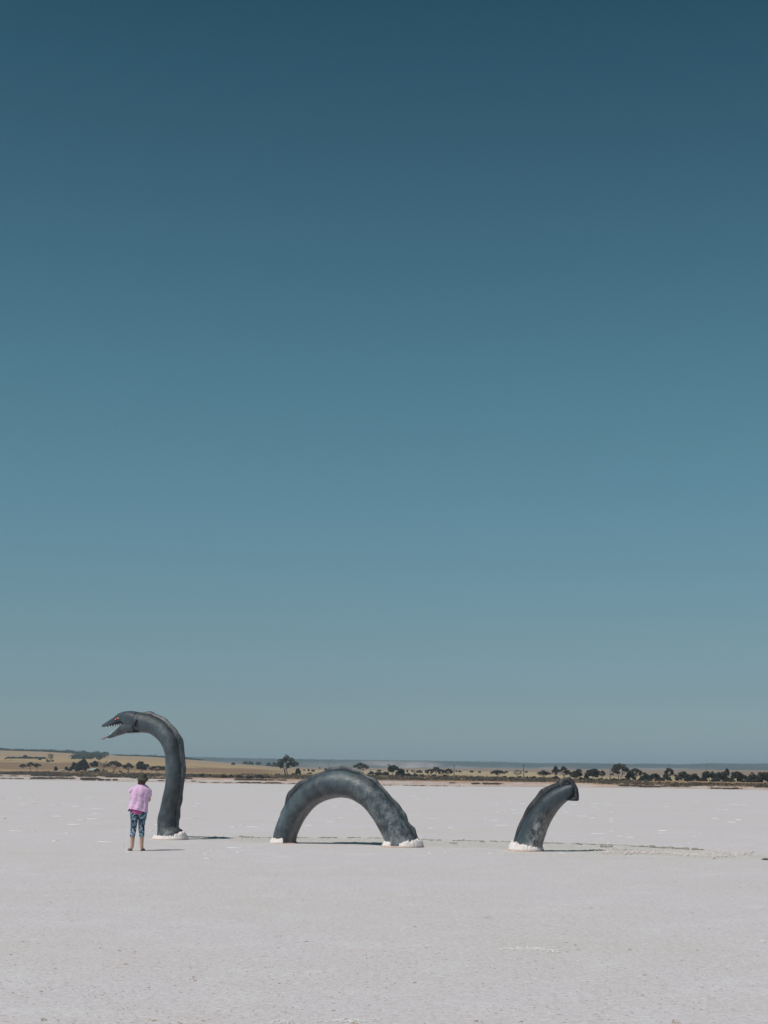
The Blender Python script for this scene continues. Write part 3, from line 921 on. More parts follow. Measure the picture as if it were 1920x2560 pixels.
# ------------------------------------------------------------------ poles, sign, shed, stones
def make_pole(cx, base, top, label, mat):
    p = land_point(cx, base); k = p.y / FPX; h = (base - top) * k
    r = empty('power_pole', p, label, 'power pole', 'power poles along the far shore')
    V, F = tube([(0, 0, -.3), (0, 0, h * .5), (0, 0, h)], [.26, .22, .18], 8)
    mesh_obj('post', V, F, mat, r)
    V, F = box(-.95, .95, -.10, .10, h - .62, h - .37)
    mesh_obj('crossarm', V, F, mat, r, False)
    for s in (-.75, 0.0, .75):
        z0 = h - .37 if s else h
        V, F = tube([(s, 0, z0), (s, 0, z0 + .12), (s, 0, z0 + .24)], [.05, .08, .04], 6)
        mesh_obj('insulator', V, F, M['pole_dark'], r)
for a in [(822, 1924, 1901.5, 'thin power pole on the slope just left of the top of the serpent hump', M['pole_dark']),
          (971, 1940, 1910.5, 'power pole in dark scrub close to the right shoulder of the serpent hump', M['pole_dark']),
          (1135, 1942, 1913.5, 'power pole right beside the group of umbrella-shaped trees', M['pole_dark']),
          (1309, 1944.5, 1912, 'power pole standing in dry grass left of the serpent tail', M['pole_dark']),
          (1525, 1951.5, 1913.5, 'power pole touching the left of the tallest right-hand gum tree', M['pole']),
          (1765.5, 1952.5, 1912.5, 'pale power pole in front of the long dark tree row at right', M['pole'])]:
    make_pole(*a)

p = land_point(1187, 1944.5); k = p.y / FPX
r = empty('roadside_sign', p, 'small white sign on short posts in dry grass between hump and tail', 'sign')
V, F = box(-3.4 * k, 3.4 * k, -.03, .03, 2.2 * k, 6.0 * k); mesh_obj('sign_board', V, F, M['sign'], r, False)
for s in (-2.2, 2.2):
    V, F = box(s * k - .05, s * k + .05, .031, .12, -.2, 5.6 * k); mesh_obj('post', V, F, M['sign'], r, False)

# shed: pale green roof, gable end's shade put into the wall colour
p = land_point(236, 1929.5); k = p.y / FPX
r = empty('farm_shed', p, 'farm shed with pale green roof and dark gable end below the big dark trees', 'shed', rz=rad(-52))
Lh, Wh, eh, rh = 4.2, 3.2, 1.25, 2.9
g = 3.1 * k / .24 / 3.1
V = [(-Lh, -Wh, 0), (Lh, -Wh, 0), (Lh, Wh, 0), (-Lh, Wh, 0), (-Lh, -Wh, eh), (Lh, -Wh, eh), (Lh, Wh, eh), (-Lh, Wh, eh), (-Lh, 0, rh), (Lh, 0, rh)]
F = [(0, 1, 5, 4), (2, 3, 7, 6), (1, 2, 6, 9, 5), (3, 0, 4, 8, 7)]
mesh_obj('wall', V, F, M['shed_wall'], r, False)
for s in (-1, 1):
    V = []
    for z in (0.0, .08):
        V += [(-Lh - .3, s * (Wh + .35), eh - .18 + z + .02), (Lh + .3, s * (Wh + .35), eh - .18 + z + .02), (Lh + .3, 0, rh + z + .02), (-Lh - .3, 0, rh + z + .02)]
    F = [(0, 1, 2, 3), (4, 5, 6, 7), (0, 1, 5, 4), (1, 2, 6, 5), (2, 3, 7, 6), (3, 0, 4, 7)]
    mesh_obj('roof', V, F, M['roof'], r, False)
V, F = box(Lh + .002, Lh + .05, -1.0, 1.0, 0, 1.5); mesh_obj('door', V, F, M['pole_dark'], r, False)

def rock_obj(name, loc, size, seed, mat, label, cat, group=None, squash=.6):
    rng = random.Random(seed)
    V, F = [], []
    n, mrow = 9, 6
    for i in range(mrow):
        ph = math.pi * i / (mrow - 1)
        for j in range(n):
            t = 2 * math.pi * j / n
            q = Vector((math.sin(ph) * math.cos(t), math.sin(ph) * math.sin(t), math.cos(ph)))
            d = 1 + .35 * fn(q * 1.3 + Vector((seed, 0, 0)), 1, 2)
            V.append(Vector((q.x * size[0] * d, q.y * size[1] * d, q.z * size[2] * d * 1.0)))
    for i in range(mrow - 1):
        for j in range(n):
            F.append((i * n + j, (i + 1) * n + j, (i + 1) * n + (j + 1) % n, i * n + (j + 1) % n))
    o = mesh_obj(name, V, F, mat, None, False)
    o.location = loc
    return tag(o, label, cat, group)
for i, (cx, cy, w, h) in enumerate([(145, 1927.3, 4, 2.2), (149, 1927.5, 5, 3.2), (154, 1927.6, 6, 4.2), (159, 1927.4, 5, 4.4), (163, 1927.5, 4, 3.6)]):
    p = land_point(cx, cy); k = p.y / FPX
    rock_obj('pale_boulder', p + Vector((0, 0, h * k * .3)), (w * k * .55, w * k * .6, h * k * .6), i + 2, M['rubble'], ['leftmost small', 'second', 'middle', 'fourth', 'rightmost'][i] + ' pale boulder of the low stone heap left of the big dark trees', 'boulder', 'pale boulders in the stone heap')
for i, (cx, cy, w, h) in enumerate([(177, 1928.6, 5, 1.6), (198, 1928.8, 5, 1.8), (205, 1928.7, 7, 1.5), (290, 1953.9, 3, 1.8)]):
    p = land_point(cx, cy) if cy < 1950 else lake_point(cx, cy + .5); k = p.y / FPX
    rock_obj('pale_stone', p + Vector((0, 0, h * k * .3)), (w * k * .5, w * k * .5, h * k * .6), i + 12, M['rubble'] if cy < 1950 else M['white_salt'],
             ['left', 'middle', 'right'][i % 3] + ' small pale stone of three below the big dark tree clump' if cy < 1950 else 'small white stone lying on the salt at the far waterline', 'stone', 'pale stones below the tree clump' if cy < 1950 else None)

# ------------------------------------------------------------------ serpent line
G1 = ground_at(394, 2097.5); G2 = ground_at(1307, 2127.0)
T = (G2 - G1); T.z = 0; T.normalize()
NN = Vector((T.y, -T.x, 0))
ZZ = Vector((0, 0, 1))
def plane_uz(px, py):
    d = ray(px, py)
    k = (G1 - CAMLOC).dot(NN) / d.dot(NN)
    p = CAMLOC + d * k
    return (p - G1).dot(T), p.z
def plane_depth(px, py):
    d = ray(px, py)
    k = (G1 - CAMLOC).dot(NN) / d.dot(NN)
    return k          # depth along the view axis (ray has unit depth)
def uzn(u, z, n=0.0):
    return G1 + T * u + ZZ * z + NN * n

def crop_pts(lst, ox, oy, s):
    """(x, y, r) in crop pixels -> (u, z, r metres)"""
    out = []
    for x, y, r in lst:
        px, py = ox + x * s, oy + y * s
        u, z = plane_uz(px, py)
        out.append((u, z, r * s * plane_depth(px, py) / FPX))
    return out

def tube_body(name, pts, n, mat, parent, tone, lump=0.05, sides=40, seed=0.0, squash=None, wrinkle=None):
    Cc = catmull(pts, n)
    tan = np.gradient(Cc[:, :2], axis=0); tan /= np.linalg.norm(tan, axis=1)[:, None]
    V, K = [], []
    arc = np.concatenate([[0], np.cumsum(np.linalg.norm(np.diff(Cc[:, :2], axis=0), axis=1))])
    for i in range(n):
        u, z, r = Cc[i]; du, dz = tan[i]
        ru, rz = -dz, du                  # in-plane radial (left of travel)
        for k in range(sides):
            a = 2 * math.pi * k / sides
            ca, sa = math.cos(a), math.sin(a)
            q = (u + ru * ca * r, sa * r, z + rz * ca * r)
            d = 1 + lump * fn((q[0] * 2.2 + seed, q[1] * 2.2, q[2] * 2.2), 1, 3)
            if wrinkle: d += wrinkle(arc[i], a, i / (n - 1))
            sx = squash(i / (n - 1)) if squash else 1.0
            p = uzn(u + ru * ca * r * d, z + rz * ca * r * d, sa * r * d * sx)
            V.append(p); K.append(tone(i / (n - 1), ca, sa, q))
    F = grid_faces(n, sides, True)
    o = mesh_obj(name, V, [tuple(f) for f in F] + [tuple(range(sides))[::-1], tuple((n - 1) * sides + k for k in range(sides))], mat, parent)
    set_color(o.data, 'tone', np.array(K))
    return o, Cc, tan, arc

def fin(name, Cc, tan, side, hfun, mat, parent, th=0.05, i0=0, i1=None, root=0.9, lean=0.0, seed=0.0, dark=.55):
    i1 = i1 or len(Cc)
    secs = []
    for i in range(i0, i1):
        u, z, r = Cc[i]; du, dz = tan[i]
        ru, rz = -dz * side, du * side
        h = hfun((i - i0) / (i1 - i0 - 1))
        w = 1 + 0.18 * fn((i * 0.09, seed, 0), 1, 2)
        wob = 0.03 * fn((i * .06 + seed, 1, 0), 1, 2) + lean * h
        def pt(d, n): return uzn(u + ru * d, z + rz * d, n)
        b = r * root; t = r + h
        m = r + h * .45
        secs.append([pt(b, -th * w * 1.7), pt(m, -th * w * .8 + wob * .5), pt(t * 1.0, -th * .25 + wob), pt(t + .006, wob), pt(t, th * .25 + wob), pt(m, th * w * .8 + wob * .5), pt(b, th * w * 1.7)])
    V, F = loft(secs, True, True)
    o = mesh_obj(name, V, F, mat, parent)
    set_color(o.data, 'tone', np.tile([0.0, dark, 0.12], (len(V), 1)))
    return o

def salt_footing(parent, Cc, tan, first, h, seed, hmod=None, zrust=0.05, out=0.085, shift=0.0):
    n, mr = 200, 16
    V, K = [], []
    half = len(Cc) // 2
    idx = range(half) if first else range(half, len(Cc))
    i0 = min(idx, key=lambda i: abs(Cc[i, 1] - .06))
    r0 = Cc[i0, 2]; st = abs(tan[i0, 1])
    u = Cc[i0, 0] + shift
    rad_t = r0 + .012; rad_b = r0 + out
    ecc = ((r0 / st + out) / (r0 + out), 1.0)
    c = uzn(u, 0)
    for i in range(mr):
        t = i / (mr - 1)
        for k in range(n):
            a = 2 * math.pi * k / n
            dx, dn = math.cos(a), math.sin(a)
            hm = hmod(a) if hmod else 1.0
            jag = (0.92 + 0.16 * fn((dx * 2.5 + seed, dn * 2.5, 0), 1, 2) + 0.24 * fn((dx * 13 + seed, dn * 13, 5), 1, 3) + 0.18 * fn((dx * 31 + seed, dn * 31, 2), 1, 2))
            hh = max(0.0, h * hm * max(.25, jag))
            prof = 1 - (1 - t) ** 1.7 if False else t
            if t < .8:
                s = t / .8
                r = rad_b * (1 + .04 * fn((dx * 2, dn * 2, seed), 1, 2)) * (1 - s) ** 0.8 + rad_t * (1 - (1 - s) ** 0.8)
                z = hh * s ** 0.8
            else:
                s = (t - .8) / .2
                r = rad_t * (1 - .30 * s); z = hh * (1 - 0.25 * s)
            bump = .004 * fn((dx * 7 * r * 3, dn * 7 * r * 3, z * 16 + seed), 1, 3) + .006 * fn((dx * 22 * r * 3, dn * 22 * r * 3, z * 40), 1, 2)
            r += bump * (1.2 if hm > .3 else .3)
            V.append(c + T * (dx * r * ecc[0]) + NN * (dn * r * ecc[1]) + ZZ * (max(-.03, z + bump * .6) - (.02 if i == 0 else 0)))
            g = max(0.0, 1 - z / zrust) if z < zrust else 0.0
            K.append((g, g, g))
    F = grid_faces(mr, n, True)
    o = mesh_obj('salt_footing', V, [tuple(f) for f in F], M['crust'], parent)
    set_color(o.data, 'rust', np.array(K))
    return o

# ---- neck and head
neck_root = empty('serpent_neck_sculpture', G1, 'dark sea serpent neck and head with open toothed mouth, rising beside the woman', 'sculpture', 'pieces of the sea serpent sculpture')
neck_root.location = (0, 0, 0)
npts = [(470, 268, 100), (560, 276, 100), (640, 290, 98), (715, 325, 94), (785, 385, 93), (843, 465, 92), (880, 560, 91), (895, 680, 90), (897, 800, 90), (884, 950, 88), (862, 1080, 90), (842, 1200, 99), (828, 1300, 108), (828, 1370, 115), (836, 1420, 128), (852, 1465, 146), (865, 1510, 160)]
npts = crop_pts(npts, 220, 1740, .2411)
def tone_neck(t, ca, sa, q):
    f = fn((q[0] * 1.6, q[1] * 2, q[2] * 1.6 + 3), 1, 3)
    dark = 0.55 * max(0, f + .15) + .5 * smooth01((ca - .15) * 1.6) * (sa > -.2)
    b = 0.7 * smooth01((-ca - .93) * 20) * (t < .45)
    return (b, min(.85, dark), .22 if t > .8 else .08)
def wr_neck(arc, a, t):
    if t < .84: return 0.0
    s = (t - .84) / .16
    return .07 * s * math.sin(a * 7 + 2 * math.sin(a * 2) + s * 1.5) * (0.6 + .4 * math.sin(a * 3 + 1))
# side: going from head to foot, outer side of the curve is on the left of travel
neck, nC, nT, nA = tube_body('neck', npts, 170, M['serpent_neck'], neck_root, tone_neck, 0.07, 44, 1.0, None, wr_neck)
def neck_fin_h(t):
    ks = [(0, 0), (.055, .075), (.10, .045), (.16, .085), (.24, .085), (.33, .125), (.40, .085), (.48, .10), (.56, .075), (.63, .095), (.68, .07), (.74, .085), (.80, .06), (.88, .05), (1, 0)]
    return float(np.interp(t, [k[0] for k in ks], [k[1] for k in ks])) + .004 * math.sin(t * 80)
fin('dorsal_fin', nC, nT, 1, neck_fin_h, M['serpent'], neck_root, .035, 10, 158, lean=-.4, seed=3)
uF = npts[-2][0]
salt_footing(neck_root, nC, nT, False, .105, 2.0, lambda a: 1.0 + 1.2 * max(0, math.cos(a)) ** 4, .04)

# head
HO = (240, 1760, .09644)
def hp(x, y, n=0.0):
    u, z = plane_uz(HO[0] + x * HO[2], HO[1] + y * HO[2])
    return uzn(u, z, n)
def hps(x, y, n):
    px, py = HO[0] + x * HO[2], HO[1] + y * HO[2]
    d = ray(px, py); a = abs(n)
    k = (G1 + NN * a - CAMLOC).dot(NN) / d.dot(NN)
    p = CAMLOC + d * k
    return uzn((p - G1).dot(T), p.z, n)
def head_loft(stations, sides=28, power=0.85, flat_bottom=0.0, x_is_center=True):
    P = catmull(stations, len(stations) * 4)
    secs = []
    for x, yt, yb, w in P:
        top, bot = hp(x, yt), hp(x, yb)
        c = (top + bot) / 2; hv = (top - bot) / 2
        s = []
        for k in range(sides):
            a = 2 * math.pi * k / sides
            ca, sa = math.cos(a), math.sin(a)
            yy = math.copysign(abs(sa) ** power, sa); xx = math.copysign(abs(ca) ** power, ca)
            if sa < 0: xx *= 1.0
            s.append(c + hv * yy + NN * (xx * max(w, .003)))
        secs.append(s)
    return loft(secs, True, True)
V, F = head_loft([(163, 543, 598, .022), (175, 535, 597, .036), (240, 490, 590, .052), (320, 442, 578, .072), (400, 393, 562, .09), (480, 347, 545, .108), (550, 292, 520, .125), (620, 238, 497, .145), (700, 208, 487, .165),
                  (780, 190, 560, .185), (870, 181, 640, .225), (980, 186, 690, .250), (1085, 204, 700, .262), (1108, 212, 690, .258), (1118, 245, 640, .22)])
head = mesh_obj('head', V, F, M['serpent_head'], neck_root)
set_color(head.data, 'tone', np.array([(0, .15 + .35 * max(0, fn(v * 3, 1, 2)), 0) for v in [Vector(q) for q in V]]))
V, F = head_loft([(292, 850, 874, .02), (330, 822, 890, .035), (430, 738, 869, .06), (520, 662, 838, .09), (600, 597, 812, .115), (680, 532, 786, .14), (740, 490, 770, .16), (800, 470, 752, .18), (870, 450, 757, .215), (960, 420, 757, .240), (1060, 400, 750, .254), (1078, 440, 730, .237)])
o = mesh_obj('lower_jaw', V, F, M['serpent_head'], head)
set_color(o.data, 'tone', np.array([(0, .45 + .3 * fn(Vector(q) * 3, 1, 2), .1) for q in V]))
# roof of the mouth: black sheet standing in for its shade
V, F = head_loft([(215, 588, 598, .030), (330, 566, 588, .062), (450, 543, 568, .088), (560, 508, 538, .115), (650, 482, 520, .14), (720, 478, 512, .15), (760, 484, 505, .15)])
mesh_obj('mouth_roof_shade', V, F, M['black'], head)
V, F = head_loft([(980, 745, 765, .13), (900, 735, 768, .12), (870, 730, 768, .10)])
# belly edge of the collar
V2, F2 = head_loft([(865, 735, 762, .17), (885, 738, 764, .18), (1000, 730, 750, .17), (1150, 728, 742, .16)])
o = mesh_obj('collar', V2, F2, M['serpent_head'], head)
set_color(o.data, 'tone', np.tile([.55, 0, .3], (len(V2), 1)))

def blob(center, ax, ay, az_, seg=14):
    V, F = [], []
    for i in range(seg // 2 + 1):
        ph = math.pi * i / (seg // 2)
        for j in range(seg):
            t = 2 * math.pi * j / seg
            V.append(center + ax * (math.sin(ph) * math.cos(t)) + ay * (math.sin(ph) * math.sin(t)) + az_ * math.cos(ph))
    return V, [tuple(f) for f in grid_faces(seg // 2 + 1, seg, True)]
S = HO[2] * plane_depth(300, 1800) / FPX   # metres per head-crop pixel
for sd in (1, -1):
    d1 = (hp(605, 352) - hp(470, 408)).normalized(); d2 = d1.cross(NN).normalized()
    w0 = .130
    V, F = blob(hps(538, 378, sd * (w0 + .010)), d1 * (92 * S), d2 * (48 * S), NN * .022)
    mesh_obj('eye_socket', V, F, M['black'], head)
    V, F = blob(hps(540, 381, sd * (w0 + .019)), d1 * (72 * S), d2 * (24 * S), NN * .020)
    mesh_obj('eye', V, F, M['eye_white'], head)
    V, F = blob(hps(538, 379, sd * (w0 + .024)), d1 * (44 * S), d2 * (30 * S), NN * .019)
    mesh_obj('iris', V, F, M['red'], head)
    V, F = tube([hps(470, 372, sd * (w0 + .008)), hps(540, 340, sd * (w0 + .020)), hps(645, 326, sd * (w0 + .024))], [.006, .018, .005], 8)
    bo = mesh_obj('brow', V, F, M['serpent_head'], head)
    set_color(bo.data, 'tone', np.tile([0, 1.0, 0], (len(V), 1)))
    # gill slit behind the cheek: raised black patch painting the gap's shade
    gv, gf = loft([[hps(x + dx, y + dy, sd * nn) for dx, dy, nn in ((-w, 0, .22), (-w * .6, -6, .268), (0, -8, .276), (w * .6, 0, .268), (w, 6, .22))] for x, y, w in ((1062, 385, 6), (1058, 420, 26), (1035, 460, 42), (1008, 500, 40), (1000, 540, 28), (1012, 590, 6))], True, True)
    mesh_obj('gill_slit_shade', gv, gf, M['black'], head)
    # teeth
    for i, x in enumerate([262, 340, 408, 476, 530, 588, 640]):
        yb = float(np.interp(x, [215, 330, 450, 560, 650, 720], [590, 572, 551, 520, 495, 490])) + 2
        w = float(np.interp(x, [215, 400, 640], [.030, .078, .128]))
        if sd < 0 and i == 0: continue
        V, F = tube([hps(x, yb - 14, sd * w), hps(x + 3, yb + 22, sd * w), hps(x + 9, yb + (46 if i < 6 else 32), sd * w * .98)], [.0125, .0115, .001], 7)
        mesh_obj('tooth', V, F, M['tooth'], head)
    for i, x in enumerate([375, 412, 458, 504, 545, 588, 635]):
        yt = float(np.interp(x, [330, 430, 520, 600, 680, 740], [822, 738, 662, 597, 532, 490]))
        w = float(np.interp(x, [330, 640], [.03, .11]))
        V, F = tube([hps(x + 8, yt + 18, sd * w), hps(x, yt - 12, sd * w), hps(x - 10, yt - 36, sd * w)], [.0125, .0115, .001], 7)
        mesh_obj('tooth', V, F, M['tooth'], head)
V1, F1 = tube([hp(370, 815), hp(290, 855), hp(245, 872)], [.016, .013, .012], 8)
V2, F2 = tube([hp(248, 871), hp(190, 897, .01), hp(104, 911, .025)], [.012, .009, .002], 8)
V3, F3 = tube([hp(248, 871), hp(200, 905, -.01), hp(160, 949, -.02)], [.012, .009, .003], 8)
V, F = join([(V1, F1), (V2, F2), (V3, F3)])
mesh_obj('forked_tongue', V, F, M['tongue'], head)

# ---- hump
hump_root = empty('serpent_hump_sculpture', (0, 0, 0), 'dark blue-grey arched serpent hump with a wavy dorsal ridge, both feet in salt', 'sculpture', 'pieces of the sea serpent sculpture')
hpts = [(245, 900, 106), (257, 800, 106), (280, 700, 107), (328, 590, 108), (397, 482, 110), (482, 392, 112), (580, 330, 117), (688, 294, 122), (790, 290, 121), (890, 311, 119), (980, 358, 118), (1068, 430, 118), (1150, 530, 120), (1220, 640, 124), (1278, 740, 133), (1322, 830, 146), (1352, 900, 158)]
hpts = crop_pts(hpts, 640, 1880, .27728)
def tone_hump(t, ca, sa, q):
    f = fn((q[0] * 1.3, q[1] * 2, q[2] * 1.3 + 7), 1, 3)
    inner = -ca if HS > 0 else ca
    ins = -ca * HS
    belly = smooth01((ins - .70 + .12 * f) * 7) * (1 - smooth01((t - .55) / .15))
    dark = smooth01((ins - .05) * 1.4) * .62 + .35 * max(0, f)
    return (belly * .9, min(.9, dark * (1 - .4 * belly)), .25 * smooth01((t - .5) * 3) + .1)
HS = 1      # travelling left to right the outer (top) side is on the left
def wr_hump(arc, a, t):
    s = smooth01((t - .6) / .15)
    return s * .014 * math.sin(arc * 34 + 3 * math.sin(a * 2)) * max(0, math.sin(a)) * max(0, fn((arc * 2, a, 0), 1, 2) + .35)
hump, hC, hT, hA = tube_body('hump_body', hpts, 220, M['serpent'], hump_root, tone_hump, 0.028, 48, 5.0, None, wr_hump)
def hump_fin_h(t):
    ks = [(.0, 0), (.12, 0), (.19, .06), (.24, .15), (.29, .13), (.36, .05), (.42, .05), (.49, .12), (.55, .10), (.60, .06), (.66, .10), (.71, .06), (.78, .10), (.835, .13), (.875, .07), (.92, .11), (.96, .07), (1.0, .02)]
    return float(np.interp(t, [k[0] for k in ks], [k[1] for k in ks])) + .01 * math.sin(t * 90)
fin('dorsal_fin', hC, hT, 1, hump_fin_h, M['serpent'], hump_root, .038, 6, 214, lean=.25, seed=9)
salt_footing(hump_root, hC, hT, True, .125, 4.0, lambda a: 0.15 if (math.cos(a) > .42) else 1.0, .035)
salt_footing(hump_root, hC, hT, False, .135, 8.0, lambda a: (1.0 + .5 * max(0, math.cos(a)) ** 2) * (0.25 if abs(a - 1.62) < .28 else 1.0), .055)

# ---- tail
tail_root = empty('serpent_tail_sculpture', (0, 0, 0), 'dark blue-grey serpent tail leaning right, ending in a blunt fluke', 'sculpture', 'pieces of the sea serpent sculpture')
tpts = [(478, 1150, 168), (497, 1030, 163), (528, 930, 158), (570, 830, 152), (625, 720, 144), (692, 618, 134), (765, 530, 124), (845, 458, 112), (920, 408, 100), (985, 372, 84), (1035, 350, 62), (1062, 345, 30)]
tpts = crop_pts(tpts, 1220, 1900, .20494)
def tone_tail(t, ca, sa, q):
    f = fn((q[0] * 1.5, q[1] * 2, q[2] * 1.5 + 11), 1, 3)
    belly = smooth01((-ca - .62 + .15 * f) * 6) * (1 - smooth01((t - .66) / .1))
    dark = .4 * max(0, f) + .8 * smooth01((ca - .86) * 8) + .75 * smooth01((t - .78) * 5) * smooth01(-ca + .1)  # underside of the end darkened, its shade put into the tone
    saltf = smooth01((.62 - t) * 2.5) * math.exp(-((-ca - .55) / .42) ** 2) * (sa > -.2)
    return (belly * .8, min(.9, dark), saltf * .95)
tail, tC, tT, tA = tube_body('tail_body', tpts, 150, M['serpent'], tail_root, tone_tail, 0.04, 44, 8.0)
def tail_fin_h(t):
    ks = [(0, .06), (.1, .075), (.2, .09), (.33, .10), (.42, .115), (.52, .12), (.60, .155), (.68, .12), (.76, .10), (.84, .12), (.90, .12), (.95, .08), (1.0, .0)]
    return float(np.interp(t, [k[0] for k in ks], [k[1] for k in ks]))
fin('dorsal_fin', tC, tT, 1, tail_fin_h, M['serpent_fin'], tail_root, .045, 8, 134, lean=.1, seed=15, dark=.95)
# fluke: a thick blunt plate closing the end of the tail
TO = (1220, 1900, .20494)
def tp(x, y, n=0.0):
    u, z = plane_uz(TO[0] + x * TO[2], TO[1] + y * TO[2])
    return uzn(u, z, n)
prof = [(880, 300), (925, 236), (985, 207), (1022, 236), (1054, 275), (1080, 320), (1096, 360), (1103, 420), (1108, 470), (1098, 497), (1060, 500), (1010, 497), (963, 490), (935, 460), (905, 400), (880, 350)]
Pp = catmull(prof + [prof[0]], 64)[:-1]
cxm, cym = 1000, 370
rings = []
for s, nn, sh in ((.05, -.165, 0), (.45, -.15, 0), (.72, -.11, 0), (.90, -.075, 0), (1.0, -.02, 0), (1.0, .02, 0), (.90, .085, 0), (.72, .06, 0), (.45, .02, 0), (.05, .0, 0)):
    rings.append([tp(cxm + (x - cxm) * s, cym + (y - cym) * s, nn + .02 * fn((x * .02, y * .02, s), 1, 2)) for x, y in Pp])
V, F = loft(rings, True, True)
o = mesh_obj('tail_fluke', V, F, M['serpent_fin'], tail_root)
set_color(o.data, 'tone', np.tile([.06, .85, .03], (len(V), 1)))  # dark tone paints the shade of a face turned from the sun
salt_footing(tail_root, tC, tT, True, .165, 12.0, lambda a: 1.0 + .35 * max(0, -math.cos(a)), .055, .10, -.05)

# ------------------------------------------------------------------ disturbed salt along the serpent
def band_mesh():
    xs = np.arange(430, 1925, 2.0)
    yb = np.interp(xs, [430, 480, 640, 900, 1040, 1180, 1320, 1450, 1560, 1700, 1830, 1925], [2091.5, 2093, 2094.5, 2094, 2099, 2102, 2106, 2110, 2114, 2123, 2131, 2140])
    yf = np.interp(xs, [430, 560, 700, 1000, 1200, 1400, 1560, 1700, 1830, 1925], [2099, 2104, 2112, 2120, 2127, 2134, 2139, 2144, 2147, 2150])
    nrw = 26
    V = []
    for i in range(nrw):
        t = i / (nrw - 1)
        for x, b, f in zip(xs, yb, yf):
            y = b + (f - b) * t
            p = ground_at(x, y)
            edge_b = smooth01(t / .10); edge_f = smooth01((1 - t) / .5)
            n1 = fn((p.x * .9, p.y * .9, 0), 1, 3); n2 = fn((p.x * 5, p.y * 5, 1), 1, 3)
            h = .022 * edge_b * edge_f * (1 + n1) + .014 * n2 * edge_f * edge_b
            pile = .05 * math.exp(-((x - 1775) / 75) ** 2) * math.exp(-((t - .65) / .22) ** 2) * (1 + n2)
            pile += .03 * math.exp(-((x - 1520) / 40) ** 2) * math.exp(-((t - .7) / .25) ** 2)
            endf = smooth01((x - 430) / 90.0)
            V.append((p.x, p.y + .18 * fn((p.x * 1.4, t, 4), 1, 3), -.008 + (h + pile) * endf))
    me = np_mesh('disturbed_salt', np.array(V), grid_faces(nrw, len(xs)), M['ridge'], True)
    return link(tag(bpy.data.objects.new('disturbed_salt', me), kind='structure'))
band_mesh()

# clods painting the back ledge's shadow line, with pale salt heaps at the right
rng = np.random.RandomState(21)
def clods(name, pts, size, mat, label, cat):
    V, F = [], []
    base = np.array([(1, 0, 0), (-1, 0, 0), (0, 1, 0), (0, -1, 0), (0, 0, 1), (0, 0, -1)], float)
    fc = [(0, 2, 4), (2, 1, 4), (1, 3, 4), (3, 0, 4), (2, 0, 5), (1, 2, 5), (3, 1, 5), (0, 3, 5)]
    VV = []; FF = []
    for i, (p, s) in enumerate(pts):
        q = base * (1 + rng.uniform(-.35, .35, (6, 1))) * np.array(s) 
        a = rng.uniform(0, math.pi); c_, s_ = math.cos(a), math.sin(a)
        q = np.stack([q[:, 0] * c_ - q[:, 1] * s_, q[:, 0] * s_ + q[:, 1] * c_, q[:, 2]], 1)
        VV.append(q + np.array(p)); FF.append(np.array(fc) + i * 6)
    me = np_mesh(name, np.vstack(VV), np.vstack(FF), mat, False)
    return tag(link(bpy.data.objects.new(name, me)), label, cat, kind='stuff')
M['faint'] = simple_mat('faint_white_salt', (0.66, 0.645, 0.63), 0.9, 0.06, 9, obj=False)
M['clod'] = simple_mat('olive_grey_clod', (0.34, 0.305, 0.26), 0.95, 0.3, 6, obj=False)
M['pinksalt'] = simple_mat('pink_salt_clod', (0.63, 0.555, 0.535), 0.9, 0.12, 6, 0.5, 0.02, obj=False)
pts = []
for _ in range(1900):
    x = rng.uniform(480, 1760)
    d = fn((x * .03, 0, 0), 1, 3)
    if rng.rand() > .38 + d * 1.4: continue
    y = float(np.interp(x, [480, 640, 900, 1040, 1180, 1320, 1450, 1560, 1700, 1830], [2093.5, 2095, 2094.7, 2099.7, 2102.7, 2106.7, 2110.7, 2114.7, 2122, 2129])) + rng.normal() * .5
    p = ground_at(x, y); s = rng.uniform(.008, .030)
    pts.append(((p.x, p.y, .012), (s * 2.0, s * 1.6, s * .5)))
for x0, x1, y, n in ((598, 606, 2093.6, 26), (600, 632, 2094.4, 22), (1200, 1212, 2106, 30), (1625, 1635, 2118.5, 16), (1650, 1680, 2121, 26), (1705, 1722, 2123.5, 40), (1730, 1745, 2124.5, 16), (1510, 1532, 2118.5, 18), (1530, 1580, 2128, 24), (1500, 1506, 2116.5, 9), (1120, 1140, 2110.8, 20)):
    for _ in range(n):
        p = ground_at(rng.uniform(x0, x1), y + rng.normal() * .8); s = rng.uniform(.010, .028)
        pts.append(((p.x, p.y, .02), (s * 1.6, s * 1.4, s)))
clods('ledge_shade_clods', pts, None, M['clod'], 'thin line of olive-grey clods standing in for ledge shade behind the serpent sculptures', 'clods')
pts = []
for _ in range(1000):
    r_ = rng.rand()
    x = rng.normal() * 45 + 1770 if r_ < .6 else (rng.normal() * 14 + 1518 if r_ < .72 else rng.uniform(1560, 1860))
    y = float(np.interp(x, [1500, 1560, 1700, 1780, 1860], [2129, 2133, 2135, 2139, 2137])) + rng.normal() * 2.2
    p = ground_at(x, y); s = rng.uniform(.01, .04)
    pts.append(((p.x, p.y, .02), (s * 1.3, s * 1.2, s * .7)))
clods('salt_clods', pts, None, M['pinksalt'], 'pale pink lumps of salt heaped right of the serpent tail', 'salt lumps')

